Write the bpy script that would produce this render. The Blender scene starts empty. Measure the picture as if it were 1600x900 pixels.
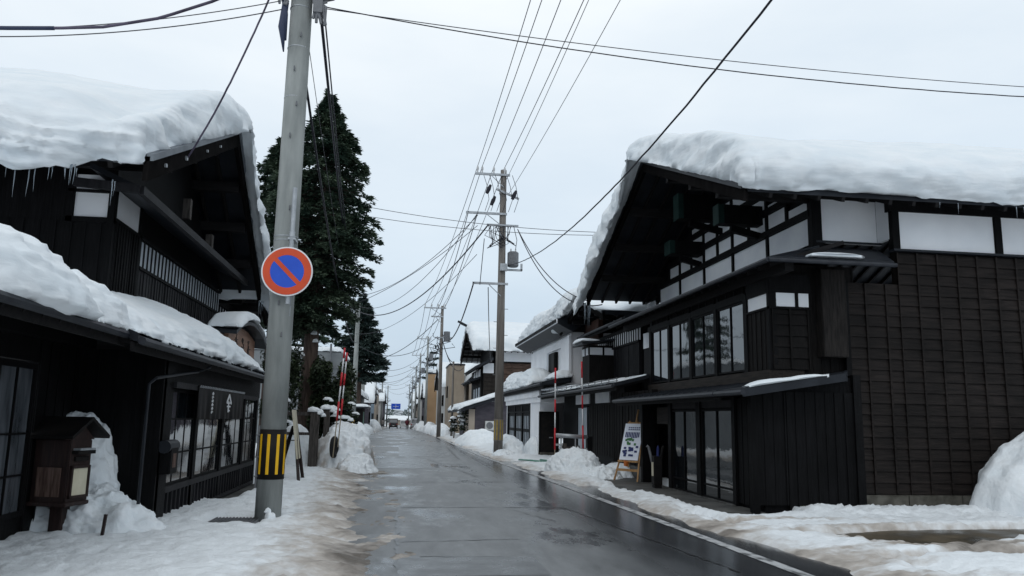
import bpy, bmesh, math, random
import numpy as np
from mathutils import Vector, Matrix
R = math.radians
rnd = random.Random(7)
S = bpy.context.scene
COL = S.collection

# ------------------------------------------------------------------ camera
cam_d = bpy.data.cameras.new('camera'); cam = bpy.data.objects.new('camera', cam_d); COL.objects.link(cam)
YAW, PITCH, ROLL = .1381, .1641006, R(1.03)
_f = Vector((math.sin(YAW)*math.cos(PITCH), math.cos(YAW)*math.cos(PITCH), math.sin(PITCH)))
_r = Vector((math.cos(YAW), -math.sin(YAW), 0)); _u = _r.cross(_f)
_r2 = _r*math.cos(ROLL) + _u*math.sin(ROLL); _u2 = _u*math.cos(ROLL) - _r*math.sin(ROLL)
mw = Matrix((_r2, _u2, -_f)).transposed().to_4x4(); mw.translation = (0, 0, 1.5)
cam.matrix_world = mw
cam_d.sensor_width = 36; cam_d.lens = 1238/1600*36; cam_d.clip_end = 4000; cam_d.clip_start = .1
S.camera = cam
S.render.resolution_x = 1024; S.render.resolution_y = 576

# ------------------------------------------------------------------ sky and light
SUN_EL, SUN_AZ = 46, 198           # azimuth measured from +Y towards +X
w = bpy.data.worlds.new('World'); S.world = w; w.use_nodes = True
nt = w.node_tree; N = nt.nodes; L = nt.links; N.clear()
out = N.new('ShaderNodeOutputWorld'); bg = N.new('ShaderNodeBackground'); bg.inputs[1].default_value = .104
sky = N.new('ShaderNodeTexSky'); sky.sky_type = 'NISHITA'; sky.sun_disc = False
sky.sun_elevation = R(SUN_EL); sky.sun_rotation = R(SUN_AZ); sky.air_density = 1.2; sky.dust_density = 2
tc = N.new('ShaderNodeTexCoord')
mp = N.new('ShaderNodeMapping'); mp.inputs['Scale'].default_value = (1.0, 1.0, 3.2)
mp.inputs['Location'].default_value = (.9, .4, .2)
nz = N.new('ShaderNodeTexNoise'); nz.inputs['Scale'].default_value = 1.9; nz.inputs['Detail'].default_value = 5; nz.inputs['Roughness'].default_value = .52
cr = N.new('ShaderNodeValToRGB')
cr.color_ramp.elements[0].position = .32; cr.color_ramp.elements[0].color = (8.0, 8.9, 9.7, 1)
cr.color_ramp.elements[1].position = .68; cr.color_ramp.elements[1].color = (9.9, 10.4, 10.7, 1)
sep = N.new('ShaderNodeSeparateXYZ')
cr2 = N.new('ShaderNodeValToRGB')   # an overcast sky is darker towards the horizon
e = cr2.color_ramp.elements; e[0].position = 0; e[0].color = (.58, .66, .75, 1); e[1].position = .5; e[1].color = (1, 1, 1, 1)
e2 = e.new(.2); e2.color = (.77, .83, .89, 1)
mul = N.new('ShaderNodeMix'); mul.data_type = 'RGBA'; mul.blend_type = 'MULTIPLY'; mul.inputs['Factor'].default_value = 1
mix = N.new('ShaderNodeMix'); mix.data_type = 'RGBA'; mix.inputs['Factor'].default_value = .9
L.new(tc.outputs['Generated'], mp.inputs[0]); L.new(mp.outputs[0], nz.inputs[0]); L.new(nz.outputs[0], cr.inputs[0])
L.new(tc.outputs['Generated'], sep.inputs[0]); L.new(sep.outputs[2], cr2.inputs[0])
L.new(cr.outputs[0], mul.inputs['A']); L.new(cr2.outputs[0], mul.inputs['B'])
L.new(sky.outputs[0], mix.inputs['A']); L.new(mul.outputs['Result'], mix.inputs['B'])
L.new(mix.outputs['Result'], bg.inputs[0]); L.new(bg.outputs[0], out.inputs[0])
sl = bpy.data.lights.new('sun', 'SUN'); sl.energy = .5; sl.angle = R(40); sl.color = (1, .97, .93)
so = bpy.data.objects.new('sun', sl); COL.objects.link(so)
sd = Vector((math.sin(R(SUN_AZ))*math.cos(R(SUN_EL)), math.cos(R(SUN_AZ))*math.cos(R(SUN_EL)), math.sin(R(SUN_EL))))
so.rotation_euler = (-sd).to_track_quat('-Z', 'Y').to_euler()
S.view_settings.view_transform = 'Standard'; S.view_settings.look = 'None'
S.view_settings.gamma = 1; S.view_settings.exposure = 0; S.view_settings.use_curve_mapping = False

# ------------------------------------------------------------------ noise
def _hash(ix, iy, iz):
    n = (ix*374761393 + iy*668265263 + iz*2147483647) & 0xffffffff
    n = ((n ^ (n >> 13))*1274126177) & 0xffffffff
    n = n ^ (n >> 16)
    return (n & 0xffff)/65535.*2-1
def vnoise(P):
    P = np.asarray(P, float); i = np.floor(P).astype(np.int64); f = P-i; f = f*f*f*(f*(f*6-15)+10)
    r = 0
    for dx in (0, 1):
        for dy in (0, 1):
            for dz in (0, 1):
                wt = (f[..., 0] if dx else 1-f[..., 0])*(f[..., 1] if dy else 1-f[..., 1])*(f[..., 2] if dz else 1-f[..., 2])
                r = r + wt*_hash(i[..., 0]+dx, i[..., 1]+dy, i[..., 2]+dz)
    return r
def fbm(P, sc=1, octs=4, gain=.5, seed=0):
    P = np.asarray(P, float)*sc + seed*17.31 + 500; a = 1; t = 0; s = 0
    for k in range(octs):
        t = t + a*vnoise(P); s += a; a *= gain; P = P*2.03+11.7
    return t/s
def billow(P, sc=1, octs=3, seed=0):
    P = np.asarray(P, float)*sc + seed*9.7 + 500; a = 1; t = 0; s = 0
    for k in range(octs):
        t = t + a*(1-2*np.abs(vnoise(P))); s += a; a *= .5; P = P*2.1+5.3
    return t/s

# ------------------------------------------------------------------ materials
def mat(name, col, rough=.7, col2=None, scale=8, stretch=(1, 1, 1), bump=0, bscale=30, spec=.3, metal=0, ior=None, detail=5, ramp=(.35, .65), bstretch=None, coat=0, bdist=.02, rough2=None, cells=None, stain=0):
    m = bpy.data.materials.new(name); m.use_nodes = True; nt = m.node_tree; n = nt.nodes; l = nt.links
    b = n['Principled BSDF']; b.inputs['Roughness'].default_value = rough; b.inputs['Metallic'].default_value = metal
    b.inputs['Specular IOR Level'].default_value = spec
    if ior: b.inputs['IOR'].default_value = ior
    if coat: b.inputs['Coat Weight'].default_value = coat; b.inputs['Coat Roughness'].default_value = .1
    tc = n.new('ShaderNodeTexCoord')
    mp = n.new('ShaderNodeMapping'); mp.inputs['Scale'].default_value = stretch; l.new(tc.outputs['Object'], mp.inputs[0])
    if col2 is not None:
        z = n.new('ShaderNodeTexNoise'); z.inputs['Scale'].default_value = scale; z.inputs['Detail'].default_value = detail
        r = n.new('ShaderNodeValToRGB'); r.color_ramp.elements[0].position = ramp[0]; r.color_ramp.elements[1].position = ramp[1]
        r.color_ramp.elements[0].color = (*col, 1); r.color_ramp.elements[1].color = (*col2, 1)
        l.new(mp.outputs[0], z.inputs[0]); l.new(z.outputs[0], r.inputs[0]); l.new(r.outputs[0], b.inputs['Base Color'])
        if rough2 is not None:
            q = n.new('ShaderNodeMapRange'); q.inputs['From Min'].default_value = ramp[0]; q.inputs['From Max'].default_value = ramp[1]
            q.inputs['To Min'].default_value = rough; q.inputs['To Max'].default_value = rough2
            l.new(z.outputs[0], q.inputs[0]); l.new(q.outputs[0], b.inputs['Roughness'])
        src = r.outputs[0]
        if cells:
            mc = n.new('ShaderNodeMapping'); mc.inputs['Scale'].default_value = cells; l.new(tc.outputs['Object'], mc.inputs[0])
            vo = n.new('ShaderNodeTexVoronoi'); vo.inputs['Scale'].default_value = 1; vo.inputs['Randomness'].default_value = .12; l.new(mc.outputs[0], vo.inputs[0])
            mr = n.new('ShaderNodeMapRange'); mr.inputs['To Min'].default_value = .87; mr.inputs['To Max'].default_value = 1.15
            sc_ = n.new('ShaderNodeSeparateColor'); l.new(vo.outputs['Color'], sc_.inputs[0]); l.new(sc_.outputs[0], mr.inputs[0])
            vm = n.new('ShaderNodeVectorMath'); vm.operation = 'SCALE'; l.new(src, vm.inputs[0]); l.new(mr.outputs[0], vm.inputs['Scale']); src = vm.outputs[0]
        if stain:
            zs_ = n.new('ShaderNodeTexNoise'); zs_.inputs['Scale'].default_value = .9; zs_.inputs['Detail'].default_value = 7; l.new(tc.outputs['Object'], zs_.inputs[0])
            mr = n.new('ShaderNodeMapRange'); mr.inputs['From Min'].default_value = .35; mr.inputs['From Max'].default_value = .65; mr.inputs['To Min'].default_value = 1-stain; mr.inputs['To Max'].default_value = 1+stain*.8; l.new(zs_.outputs[0], mr.inputs[0])
            vm = n.new('ShaderNodeVectorMath'); vm.operation = 'SCALE'; l.new(src, vm.inputs[0]); l.new(mr.outputs[0], vm.inputs['Scale']); src = vm.outputs[0]
        l.new(src, b.inputs['Base Color'])
    else: b.inputs['Base Color'].default_value = (*col, 1)
    if bump:
        z2 = n.new('ShaderNodeTexNoise'); z2.inputs['Scale'].default_value = bscale; z2.inputs['Detail'].default_value = 6
        if bstretch:
            mp2 = n.new('ShaderNodeMapping'); mp2.inputs['Scale'].default_value = bstretch; l.new(tc.outputs['Object'], mp2.inputs[0]); l.new(mp2.outputs[0], z2.inputs[0])
        else: l.new(mp.outputs[0], z2.inputs[0])
        bp = n.new('ShaderNodeBump'); bp.inputs['Strength'].default_value = bump; bp.inputs['Distance'].default_value = bdist
        l.new(z2.outputs[0], bp.inputs['Height']); l.new(bp.outputs[0], b.inputs['Normal'])
    return m
M = {}
M['snow'] = mat('snow', (.70, .745, .775), .65, (.765, .795, .815), 3, bump=.55, bscale=9, spec=.2, bdist=.05)
M['roofsnow'] = mat('roof_snow', (.69, .74, .775), .7, (.76, .79, .81), 1.5, stretch=(1, 1, 2.5), bump=.35, bscale=5, spec=.2, bdist=.04, bstretch=(.6, .6, 3))
M['ice'] = mat('ice', (.55, .62, .68), .12, spec=.6, ior=1.31); M['ice'].node_tree.nodes['Principled BSDF'].inputs['Transmission Weight'].default_value = .6
M['darkwood'] = mat('dark_wood', (.0042, .0038, .0038), .7, (.0095, .0085, .0083), 5, (9, 9, .6), .35, 14, .12, stain=.45)
M['blackwood'] = mat('black_wood', (.0028, .0028, .0032), .65, (.0062, .0062, .007), 5, (9, 9, .5), .3, 14, .1, stain=.5)
M['brownwood'] = mat('brown_clapboard', (.0078, .0062, .0057), .65, (.0170, .0133, .0120), 4, (.7, 3, 7), .4, 12, .15, cells=(1/.41, .2, 1/.2), stain=.35)
M['weathered'] = mat('weathered_timber', (.03, .027, .025), .8, (.085, .076, .07), 5, (6, 6, .6), .5, 14, .2)
M['plankwood'] = mat('worn_plank', (.011, .009, .008), .7, (.03, .024, .02), 4, (6, .6, 8), .4, 14, .2)
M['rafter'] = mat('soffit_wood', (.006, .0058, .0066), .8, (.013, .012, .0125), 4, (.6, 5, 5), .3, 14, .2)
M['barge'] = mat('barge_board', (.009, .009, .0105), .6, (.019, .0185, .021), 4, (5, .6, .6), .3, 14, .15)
M['redwood'] = mat('reddish_boards', (.045, .022, .016), .65, (.085, .04, .028), 4, (3, 3, .7), .3, 14, .25)
M['plaster'] = mat('white_plaster', (.78, .80, .83), .85, (.84, .85, .87), 1.3, bump=.1, bscale=25, spec=.2, stain=.06)
M['plaster_old'] = mat('grey_plaster', (.62, .64, .68), .85, (.72, .74, .76), 1.6, bump=.1, bscale=25, spec=.2)
M['roofmetal'] = mat('roof_sheet', (.007, .009, .013), .5, (.015, .018, .024), 3, bump=.1, bscale=6, spec=.25)
M['gutter'] = mat('gutter_metal', (.012, .014, .02), .5, (.024, .028, .035), 6, spec=.3)
M['glass'] = mat('window_glass', (.006, .008, .010), .03, spec=.5, ior=2.2, bump=.12, bscale=1.6, bdist=.03)
M['glass_far'] = mat('shop_glass', (.02, .024, .028), .08, spec=.5, ior=1.7)
M['paper'] = mat('frosted_panel', (.30, .34, .38), .4, (.42, .46, .5), 2, spec=.4)
M['curtain'] = mat('painted_reflection_glass', (.035, .04, .046), .25, (.11, .12, .135), 2.5, (3, 3, .6), spec=.5)  # bright snow reflection of the side window, put into the pane's grey tones
M['darkpost'] = mat('dark_weathered', (.009, .008, .0078), .8, (.024, .021, .0195), 5, (6, 6, .6), .5, 14, .15)
M['clapbrown'] = mat('brown_boards', (.06, .038, .030), .7, (.12, .078, .06), 2.5, (1, 1, 5), .2, 14, .2)
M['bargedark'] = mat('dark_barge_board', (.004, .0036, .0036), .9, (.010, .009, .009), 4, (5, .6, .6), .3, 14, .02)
M['flash'] = mat('grey_flashing', (.10, .115, .135), .5, (.16, .18, .20), 3, spec=.3)
M['copper'] = mat('green_copper', (.006, .020, .018), .7, (.011, .03, .027), 4, bump=.1, spec=.15)
M['stone'] = mat('foundation_stone', (.05, .048, .04), .9, (.12, .115, .10), 5, bump=.5, bscale=14, spec=.2)
M['moss'] = mat('mossy_stone', (.035, .04, .02), .9, (.08, .08, .055), 6, bump=.5, bscale=14, spec=.2)
M['concrete'] = mat('pole_concrete', (.20, .215, .21), .85, (.30, .315, .305), 3, (2, 2, .35), .25, 30, .25, stain=.16)
M['concrete2'] = mat('damp_concrete', (.045, .045, .043), .55, (.10, .10, .095), 2.2, bump=.3, bscale=25, spec=.4)
M['polewood'] = mat('pole_brown', (.12, .11, .10), .85, (.20, .185, .17), 3, (3, 3, .3), .2, 20, .2)
M['steel'] = mat('galvanised_steel', (.30, .32, .34), .45, (.42, .44, .46), 9, spec=.5, metal=.4)
M['darksteel'] = mat('dark_steel', (.10, .105, .115), .5, (.15, .155, .165), 9, spec=.5)
M['porcelain'] = mat('insulator', (.5, .5, .5), .3, spec=.5)
M['cable'] = mat('cable', (.012, .012, .02), .6, spec=.3)
M['cable2'] = mat('thin_wire', (.05, .052, .06), .6, spec=.3)
M['cable_purple'] = mat('worn_cable', (.03, .024, .045), .5, (.10, .085, .13), 3, spec=.4)
M['bluecable'] = mat('blue_sleeve', (.025, .035, .075), .5, spec=.4)
M['red'] = mat('sign_red', (.56, .058, .012), .45, (.64, .075, .018), 3, spec=.4)
M['blue'] = mat('sign_blue', (.010, .070, .50), .4, (.014, .085, .56), 3, spec=.4)
M['white'] = mat('white_paint', (.72, .73, .75), .5, (.78, .79, .80), 4, spec=.4)
M['yellow'] = mat('yellow_band', (.66, .36, .010), .5, (.78, .46, .014), 6, spec=.3)
M['black'] = mat('black_band', (.006, .006, .007), .6, (.013, .011, .010), 6, spec=.15)
M['stakered'] = mat('stake_red', (.48, .015, .025), .45, (.58, .025, .035), 9, spec=.4)
M['bamboo'] = mat('bamboo', (.30, .24, .17), .6, (.42, .35, .26), 5, (4, 4, .8), spec=.3)
M['bark'] = mat('bark', (.05, .036, .031), .9, (.11, .08, .066), 6, (3, 3, .5), .8, 10, .2, bdist=.05)
M['mailwood'] = mat('dark_red_timber', (.013, .0065, .006), .6, (.028, .014, .012), 5, (7, 7, .7), .3, 14, .35)
M['mailpanel'] = mat('faded_panel', (.05, .028, .022), .7, (.13, .085, .07), 5, (8, 8, .8), .3, 14, .2)
M['cream'] = mat('cream_board', (.50, .46, .34), .6, (.60, .56, .44), 5, spec=.3)
M['signwood'] = mat('sign_wood', (.21, .115, .075), .6, (.30, .17, .115), 4, (4, .5, 4), .2, 14, .3)
M['pinewood'] = mat('easel_wood', (.30, .165, .07), .6, (.42, .25, .11), 5, (5, 5, .7), spec=.3)
M['ink'] = mat('ink', (.03, .02, .018), .7); M['paperwhite'] = mat('poster_white', (.66, .70, .78), .6, (.72, .75, .82), 4)
M['navy'] = mat('poster_navy', (.02, .03, .12), .6); M['green'] = mat('poster_green', (.05, .16, .06), .6); M['orange'] = mat('orange_print', (.5, .14, .03), .6)
M['hose'] = mat('green_hose', (.10, .26, .20), .4, spec=.4)
M['beige'] = mat('beige_wall', (.24, .195, .15), .85, (.30, .25, .195), 1, spec=.2)
M['tan'] = mat('tan_wall', (.36, .235, .135), .85, (.42, .28, .165), 1, spec=.2)
M['greywall'] = mat('grey_wall', (.055, .05, .062), .8, (.085, .078, .092), 2, (1, 1, 3), spec=.25)
M['bluewall'] = mat('pale_blue_wall', (.24, .32, .40), .7, (.30, .38, .46), 1, spec=.3)
M['lightwall'] = mat('light_wall', (.42, .42, .41), .85, (.5, .5, .49), 1, spec=.2)
M['sandwall'] = mat('sand_wall', (.30, .255, .21), .85, (.36, .31, .26), 1, spec=.2)
M['awningblue'] = mat('blue_awning', (.02, .05, .20), .5, spec=.3)
M['ac'] = mat('ac_casing', (.50, .51, .50), .5, (.56, .57, .56), 3, spec=.35)
M['rubber'] = mat('rubber', (.012, .012, .013), .8, bump=.3, bscale=40)
M['car_dark'] = mat('dark_car_paint', (.018, .018, .022), .3, spec=.5, coat=.5)
M['car_silver'] = mat('silver_car_paint', (.42, .44, .47), .35, spec=.5, metal=.3, coat=.4)
M['car_white'] = mat('white_car_paint', (.7, .72, .74), .35, spec=.5, coat=.4)
M['lamp_red'] = mat('tail_lamp', (.35, .02, .02), .3, spec=.5)
M['skin'] = mat('skin', (.45, .28, .2), .6); M['coat_grey'] = mat('grey_coat', (.28, .26, .25), .8); M['coat_red'] = mat('dark_red_coat', (.10, .02, .03), .8); M['trousers'] = mat('dark_trousers', (.03, .03, .04), .8)
M['hair'] = mat('hair', (.015, .012, .01), .8)
def leafmat(name, c1, c2):
    m = mat(name, c1, .65, c2, 1.1, ramp=(.4, .62), spec=.25); return m
M['cedar'] = leafmat('cedar_foliage', (.024, .046, .032), (.075, .105, .068))
M['cedar2'] = leafmat('far_conifer_foliage', (.028, .048, .046), (.055, .08, .07))
M['bushleaf'] = leafmat('bush_foliage', (.010, .018, .010), (.04, .058, .026))
M['deadleaf'] = leafmat('rusty_foliage', (.06, .03, .02), (.10, .05, .035))

# ------------------------------------------------------------------ mesh helpers
WL = {}      # world origin of each object built
def tag(o, label=None, cat=None, group=None, kind=None):
    if label: o['label'] = label
    if cat: o['category'] = cat
    if group: o['group'] = group
    if kind: o['kind'] = kind
    return o
def thing(name, label, cat, loc, group=None):
    o = bpy.data.objects.new(name, None); COL.objects.link(o); o.location = loc; o.empty_display_size = .2
    WL[o] = np.array(loc, float); return tag(o, label, cat, group)
class MB:
    def __init__(s): s.v = []; s.f = []; s.mi = []; s.cur = 0
    def add(s, vs, fs):
        k = len(s.v); s.v.extend([tuple(map(float, p)) for p in vs]); s.f.extend([tuple(i+k for i in f) for f in fs]); s.mi.extend([s.cur]*len(fs)); return s
    def hexa(s, p): return s.add(p, [(0, 3, 2, 1), (4, 5, 6, 7), (0, 1, 5, 4), (1, 2, 6, 5), (2, 3, 7, 6), (3, 0, 4, 7)])
    def box(s, x0, x1, y0, y1, z0, z1):
        return s.hexa([(x0, y0, z0), (x1, y0, z0), (x1, y1, z0), (x0, y1, z0), (x0, y0, z1), (x1, y0, z1), (x1, y1, z1), (x0, y1, z1)])
    def bar(s, p, q, w=.05, h=.05, up=(0, 0, 1)):
        p = Vector(p); q = Vector(q); d = (q-p).normalized(); u = Vector(up); r = d.cross(u)
        if r.length < 1e-3: r = d.cross(Vector((1, 0, 0)))
        r.normalize(); u = r.cross(d); r *= w/2; u *= h/2
        return s.hexa([p-r-u, p+r-u, p+r+u, p-r+u, q-r-u, q+r-u, q+r+u, q-r+u])
    def tube(s, pts, r, n=8, cap=True):
        pts = [Vector(p) for p in pts]; rr = r if hasattr(r, '__len__') else [r]*len(pts); vs = []; fs = []
        ref = None
        for i, p in enumerate(pts):
            d = (pts[min(i+1, len(pts)-1)]-pts[max(i-1, 0)]).normalized()
            if ref is None:
                ref = Vector((0, 0, 1)) if abs(d.z) < .9 else Vector((1, 0, 0))
            a = (ref - d*ref.dot(d)).normalized(); ref = a; b = d.cross(a)
            for k in range(n):
                t = 2*math.pi*k/n; vs.append(p+(a*math.cos(t)+b*math.sin(t))*rr[i])
        for i in range(len(pts)-1):
            for k in range(n): fs.append((i*n+k, i*n+(k+1) % n, (i+1)*n+(k+1) % n, (i+1)*n+k))
        if cap: fs.append(tuple(range(n-1, -1, -1))); fs.append(tuple((len(pts)-1)*n+k for k in range(n)))
        return s.add(vs, fs)
    def prism(s, pts, f0, f1):      # f0/f1 map a 2d point to 3d
        n = len(pts); vs = [f0(p) for p in pts]+[f1(p) for p in pts]
        fs = [tuple(range(n-1, -1, -1)), tuple(range(n, 2*n))]+[(i, (i+1) % n, n+(i+1) % n, n+i) for i in range(n)]
        return s.add(vs, fs)
    def build(s, name, m, parent=None, smooth=False, bevel=0, origin=None, fixn=True):
        V = np.array(s.v)
        if parent is not None: o0 = WL[parent]
        else: o0 = np.array(origin, float) if origin is not None else np.array([(V[:, 0].min()+V[:, 0].max())/2, (V[:, 1].min()+V[:, 1].max())/2, V[:, 2].min()])
        me = bpy.data.meshes.new(name); me.from_pydata((V-o0).tolist(), [], s.f); me.update()
        ms = m if isinstance(m, (list, tuple)) else [m]
        for q in ms: me.materials.append(M[q] if isinstance(q, str) else q)
        if len(ms) > 1: me.polygons.foreach_set('material_index', s.mi)
        if fixn:
            b = bmesh.new(); b.from_mesh(me); bmesh.ops.recalc_face_normals(b, faces=b.faces)
            if bevel: bmesh.ops.bevel(b, geom=b.edges[:], offset=bevel, segments=2, affect='EDGES', clamp_overlap=True)
            b.to_mesh(me); b.free()
        if smooth: me.polygons.foreach_set('use_smooth', [True]*len(me.polygons))
        o = bpy.data.objects.new(name, me); COL.objects.link(o)
        if parent is not None: o.parent = parent
        else: o.location = o0
        WL[o] = o0; return o
def build_at_parent_top(o): return o
class Wall:     # wall coordinates: a along the wall, d outwards, z up
    def __init__(s, face, c): s.face = face; s.c = c
    def P(s, a, d, z):
        if s.face == '-y': return (a, s.c-d, z)
        if s.face == '+y': return (a, s.c+d, z)
        if s.face == '-x': return (s.c-d, a, z)
        return (s.c+d, a, z)
    def box(s, m, a0, a1, d0, d1, z0, z1):
        return m.hexa([s.P(a0, d0, z0), s.P(a1, d0, z0), s.P(a1, d1, z0), s.P(a0, d1, z0), s.P(a0, d0, z1), s.P(a1, d0, z1), s.P(a1, d1, z1), s.P(a0, d1, z1)])
    def clap(s, m, a0, a1, z0, z1, lap=.2, batten=.41, dep=.03, thick=.15):
        s.box(m, a0, a1, -thick, -.003, z0, z1)
        z = z0; i = 0
        while z < z1-.01:
            t = min(z+lap, z1); a = a0
            while a < a1-.01:
                b = min(a+batten, a1); j = rnd.uniform(-.004, .004); w = rnd.uniform(-.003, .003)
                m.hexa([s.P(a, 0, z), s.P(b, 0, z), s.P(b, dep+j, z+w), s.P(a, dep+j, z+w), s.P(a, 0, t-.003), s.P(b, 0, t-.003), s.P(b, .006+j, t-.003), s.P(a, .006+j, t-.003)])
                a = b
            z = t
        a = a0
        while a < a1+.01:
            k = rnd.uniform(-.006, .006)
            s.box(m, max(a0, a-.018), min(a1, a+.018), .001, dep+.02, z0+.01, z1-.01); a += batten
    def vboards(s, m, a0, a1, z0, z1, wd=.18, dep=.02, thick=.12):
        s.box(m, a0, a1, -thick, -.003, z0, z1); a = a0
        while a < a1-.01:
            b = min(a+wd*rnd.uniform(.9, 1.1), a1); s.box(m, a, b-.004, 0, dep+rnd.uniform(-.006, .006), z0, z1)
            s.box(m, max(a0, a-.015), a+.012, dep+.006, dep+.014, z0, z1); a = b
def window(W, parent, a0, a1, z0, z1, nv=1, nh=0, fw=.04, d=.03, name='window', frame='blackwood', pane='glass', zs=None, bars=.02):
    m = MB(); W.box(m, a0, a1, 0, d, z0, z0+fw); W.box(m, a0, a1, 0, d, z1-fw, z1)
    W.box(m, a0, a0+fw, 0, d, z0+fw, z1-fw); W.box(m, a1-fw, a1, 0, d, z0+fw, z1-fw)
    for k in range(1, nv+1):
        a = a0+(a1-a0)*k/(nv+1); W.box(m, a-bars/2, a+bars/2, .002, d-.004, z0+fw, z1-fw)
    for z in (zs if zs else [z0+(z1-z0)*k/(nh+1) for k in range(1, nh+1)]): W.box(m, a0+fw, a1-fw, .003, d-.006, z-bars/2, z+bars/2)
    o = m.build(name, frame, parent)
    g = MB(); W.box(g, a0+fw*.6, a1-fw*.6, -.02, .001+.002, z0+fw*.6, z1-fw*.6); g.build('pane', pane, o); return o

# ------------------------------------------------------------------ terrain profile
def gz(y): return 0.0 if y < 62 else -(y-62)*.0062
def XL(y): return float(np.interp(y, [0, 8, 14, 21, 30, 38, 42, 47, 60, 100, 160, 400], [.35, .05, -.15, -.5, -.95, -1.35, -1.5, -2.6, -2.6, -2.4, -2.3, -2.3]))
def XR(y): return float(np.interp(y, [0, 8, 22, 32, 50, 80, 160, 400], [4.45, 4.4, 3.95, 3.55, 3.25, 2.9, 2.7, 2.7]))
# base ground
m = MB()
ys = [-60, 0, 62, 120, 200, 400, 900, 2600]
for i in range(len(ys)-1):
    a, b = ys[i], ys[i+1]
    m.add([(-1500, a, gz(a)-.12), (1500, a, gz(a)-.12), (1500, b, gz(min(b, 400))-.12), (-1500, b, gz(min(b, 400))-.12)], [(0, 1, 2, 3)])
o = m.build('ground', mat('snowy_ground', (.70, .73, .77), .7, (.78, .80, .83), .8, bump=.4, bscale=10, spec=.2), origin=(0, 0, 0), fixn=False); tag(o, kind='structure')
# road
def roadmat():
    m = bpy.data.materials.new('wet_asphalt'); m.use_nodes = True; nt = m.node_tree; n = nt.nodes; l = nt.links; b = n['Principled BSDF']
    tc = n.new('ShaderNodeTexCoord'); b.inputs['Specular IOR Level'].default_value = .75
    def noise(sc, st, det=5, ro=.55):
        mp = n.new('ShaderNodeMapping'); mp.inputs['Scale'].default_value = st; z = n.new('ShaderNodeTexNoise')
        z.inputs['Scale'].default_value = sc; z.inputs['Detail'].default_value = det; z.inputs['Roughness'].default_value = ro
        l.new(tc.outputs['Object'], mp.inputs[0]); l.new(mp.outputs[0], z.inputs[0]); return z
    z1 = noise(.55, (1, .40, 1), 8, .66); z2 = noise(38, (1, 1, 1), 4, .7); z3 = noise(1.5, (2.0, .45, 1), 8, .65)
    sx = n.new('ShaderNodeSeparateXYZ'); l.new(tc.outputs['Object'], sx.inputs[0])
    # the strip beside the right-hand line stays wet (the road's own camber); width varies
    g = n.new('ShaderNodeMapRange'); g.inputs['From Min'].default_value = 2.2; g.inputs['From Max'].default_value = 3.2; l.new(sx.outputs[0], g.inputs[0])
    r1 = n.new('ShaderNodeValToRGB'); r1.color_ramp.elements[0].position = .50; r1.color_ramp.elements[1].position = .60; l.new(z1.outputs[0], r1.inputs[0])
    wet = n.new('ShaderNodeMath'); wet.operation = 'MAXIMUM'; l.new(g.outputs[0], wet.inputs[0]); l.new(r1.outputs[0], wet.inputs[1])
    ro = n.new('ShaderNodeMapRange'); ro.inputs['To Min'].default_value = .46; ro.inputs['To Max'].default_value = .16; l.new(wet.outputs[0], ro.inputs[0])
    l.new(ro.outputs[0], b.inputs['Roughness'])
    c = n.new('ShaderNodeValToRGB'); c.color_ramp.elements[0].color = (.060, .065, .069, 1); c.color_ramp.elements[1].color = (.150, .158, .165, 1)
    c.color_ramp.elements[0].position = .3; c.color_ramp.elements[1].position = .7; l.new(z3.outputs[0], c.inputs[0])
    mm = n.new('ShaderNodeMix'); mm.data_type = 'RGBA'; mm.blend_type = 'MULTIPLY'; l.new(wet.outputs[0], mm.inputs['Factor'])
    l.new(c.outputs[0], mm.inputs['A']); mm.inputs['B'].default_value = (.5, .5, .52, 1)
    l.new(mm.outputs['Result'], b.inputs['Base Color'])
    bp = n.new('ShaderNodeBump'); bp.inputs['Distance'].default_value = .004
    st = n.new('ShaderNodeMapRange'); st.inputs['To Min'].default_value = .8; st.inputs['To Max'].default_value = .12; l.new(wet.outputs[0], st.inputs[0]); l.new(st.outputs[0], bp.inputs['Strength'])
    l.new(z2.outputs[0], bp.inputs['Height'])
    bp2 = n.new('ShaderNodeBump'); bp2.inputs['Distance'].default_value = .01; bp2.inputs['Strength'].default_value = .25
    l.new(z3.outputs[0], bp2.inputs['Height']); l.new(bp.outputs[0], bp2.inputs['Normal']); l.new(bp2.outputs[0], b.inputs['Normal'])
    return m
M['road'] = roadmat()
m = MB(); vs = []; fs = []; yy = list(np.arange(-20, 62, 2))+list(np.arange(62, 420, 12)); xs = np.linspace(-4.5, 5.2, 12)
for y in yy:
    for x in xs: vs.append((x, y, gz(y)+.004-.0012*(x-1.5)**2*.3))
for i in range(len(yy)-1):
    for j in range(len(xs)-1): a = i*len(xs)+j; fs.append((a, a+1, a+len(xs)+1, a+len(xs)))
m.add(vs, fs); o = m.build('road', 'road', origin=(0, 0, 0), smooth=True, fixn=False); tag(o, kind='structure')
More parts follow.
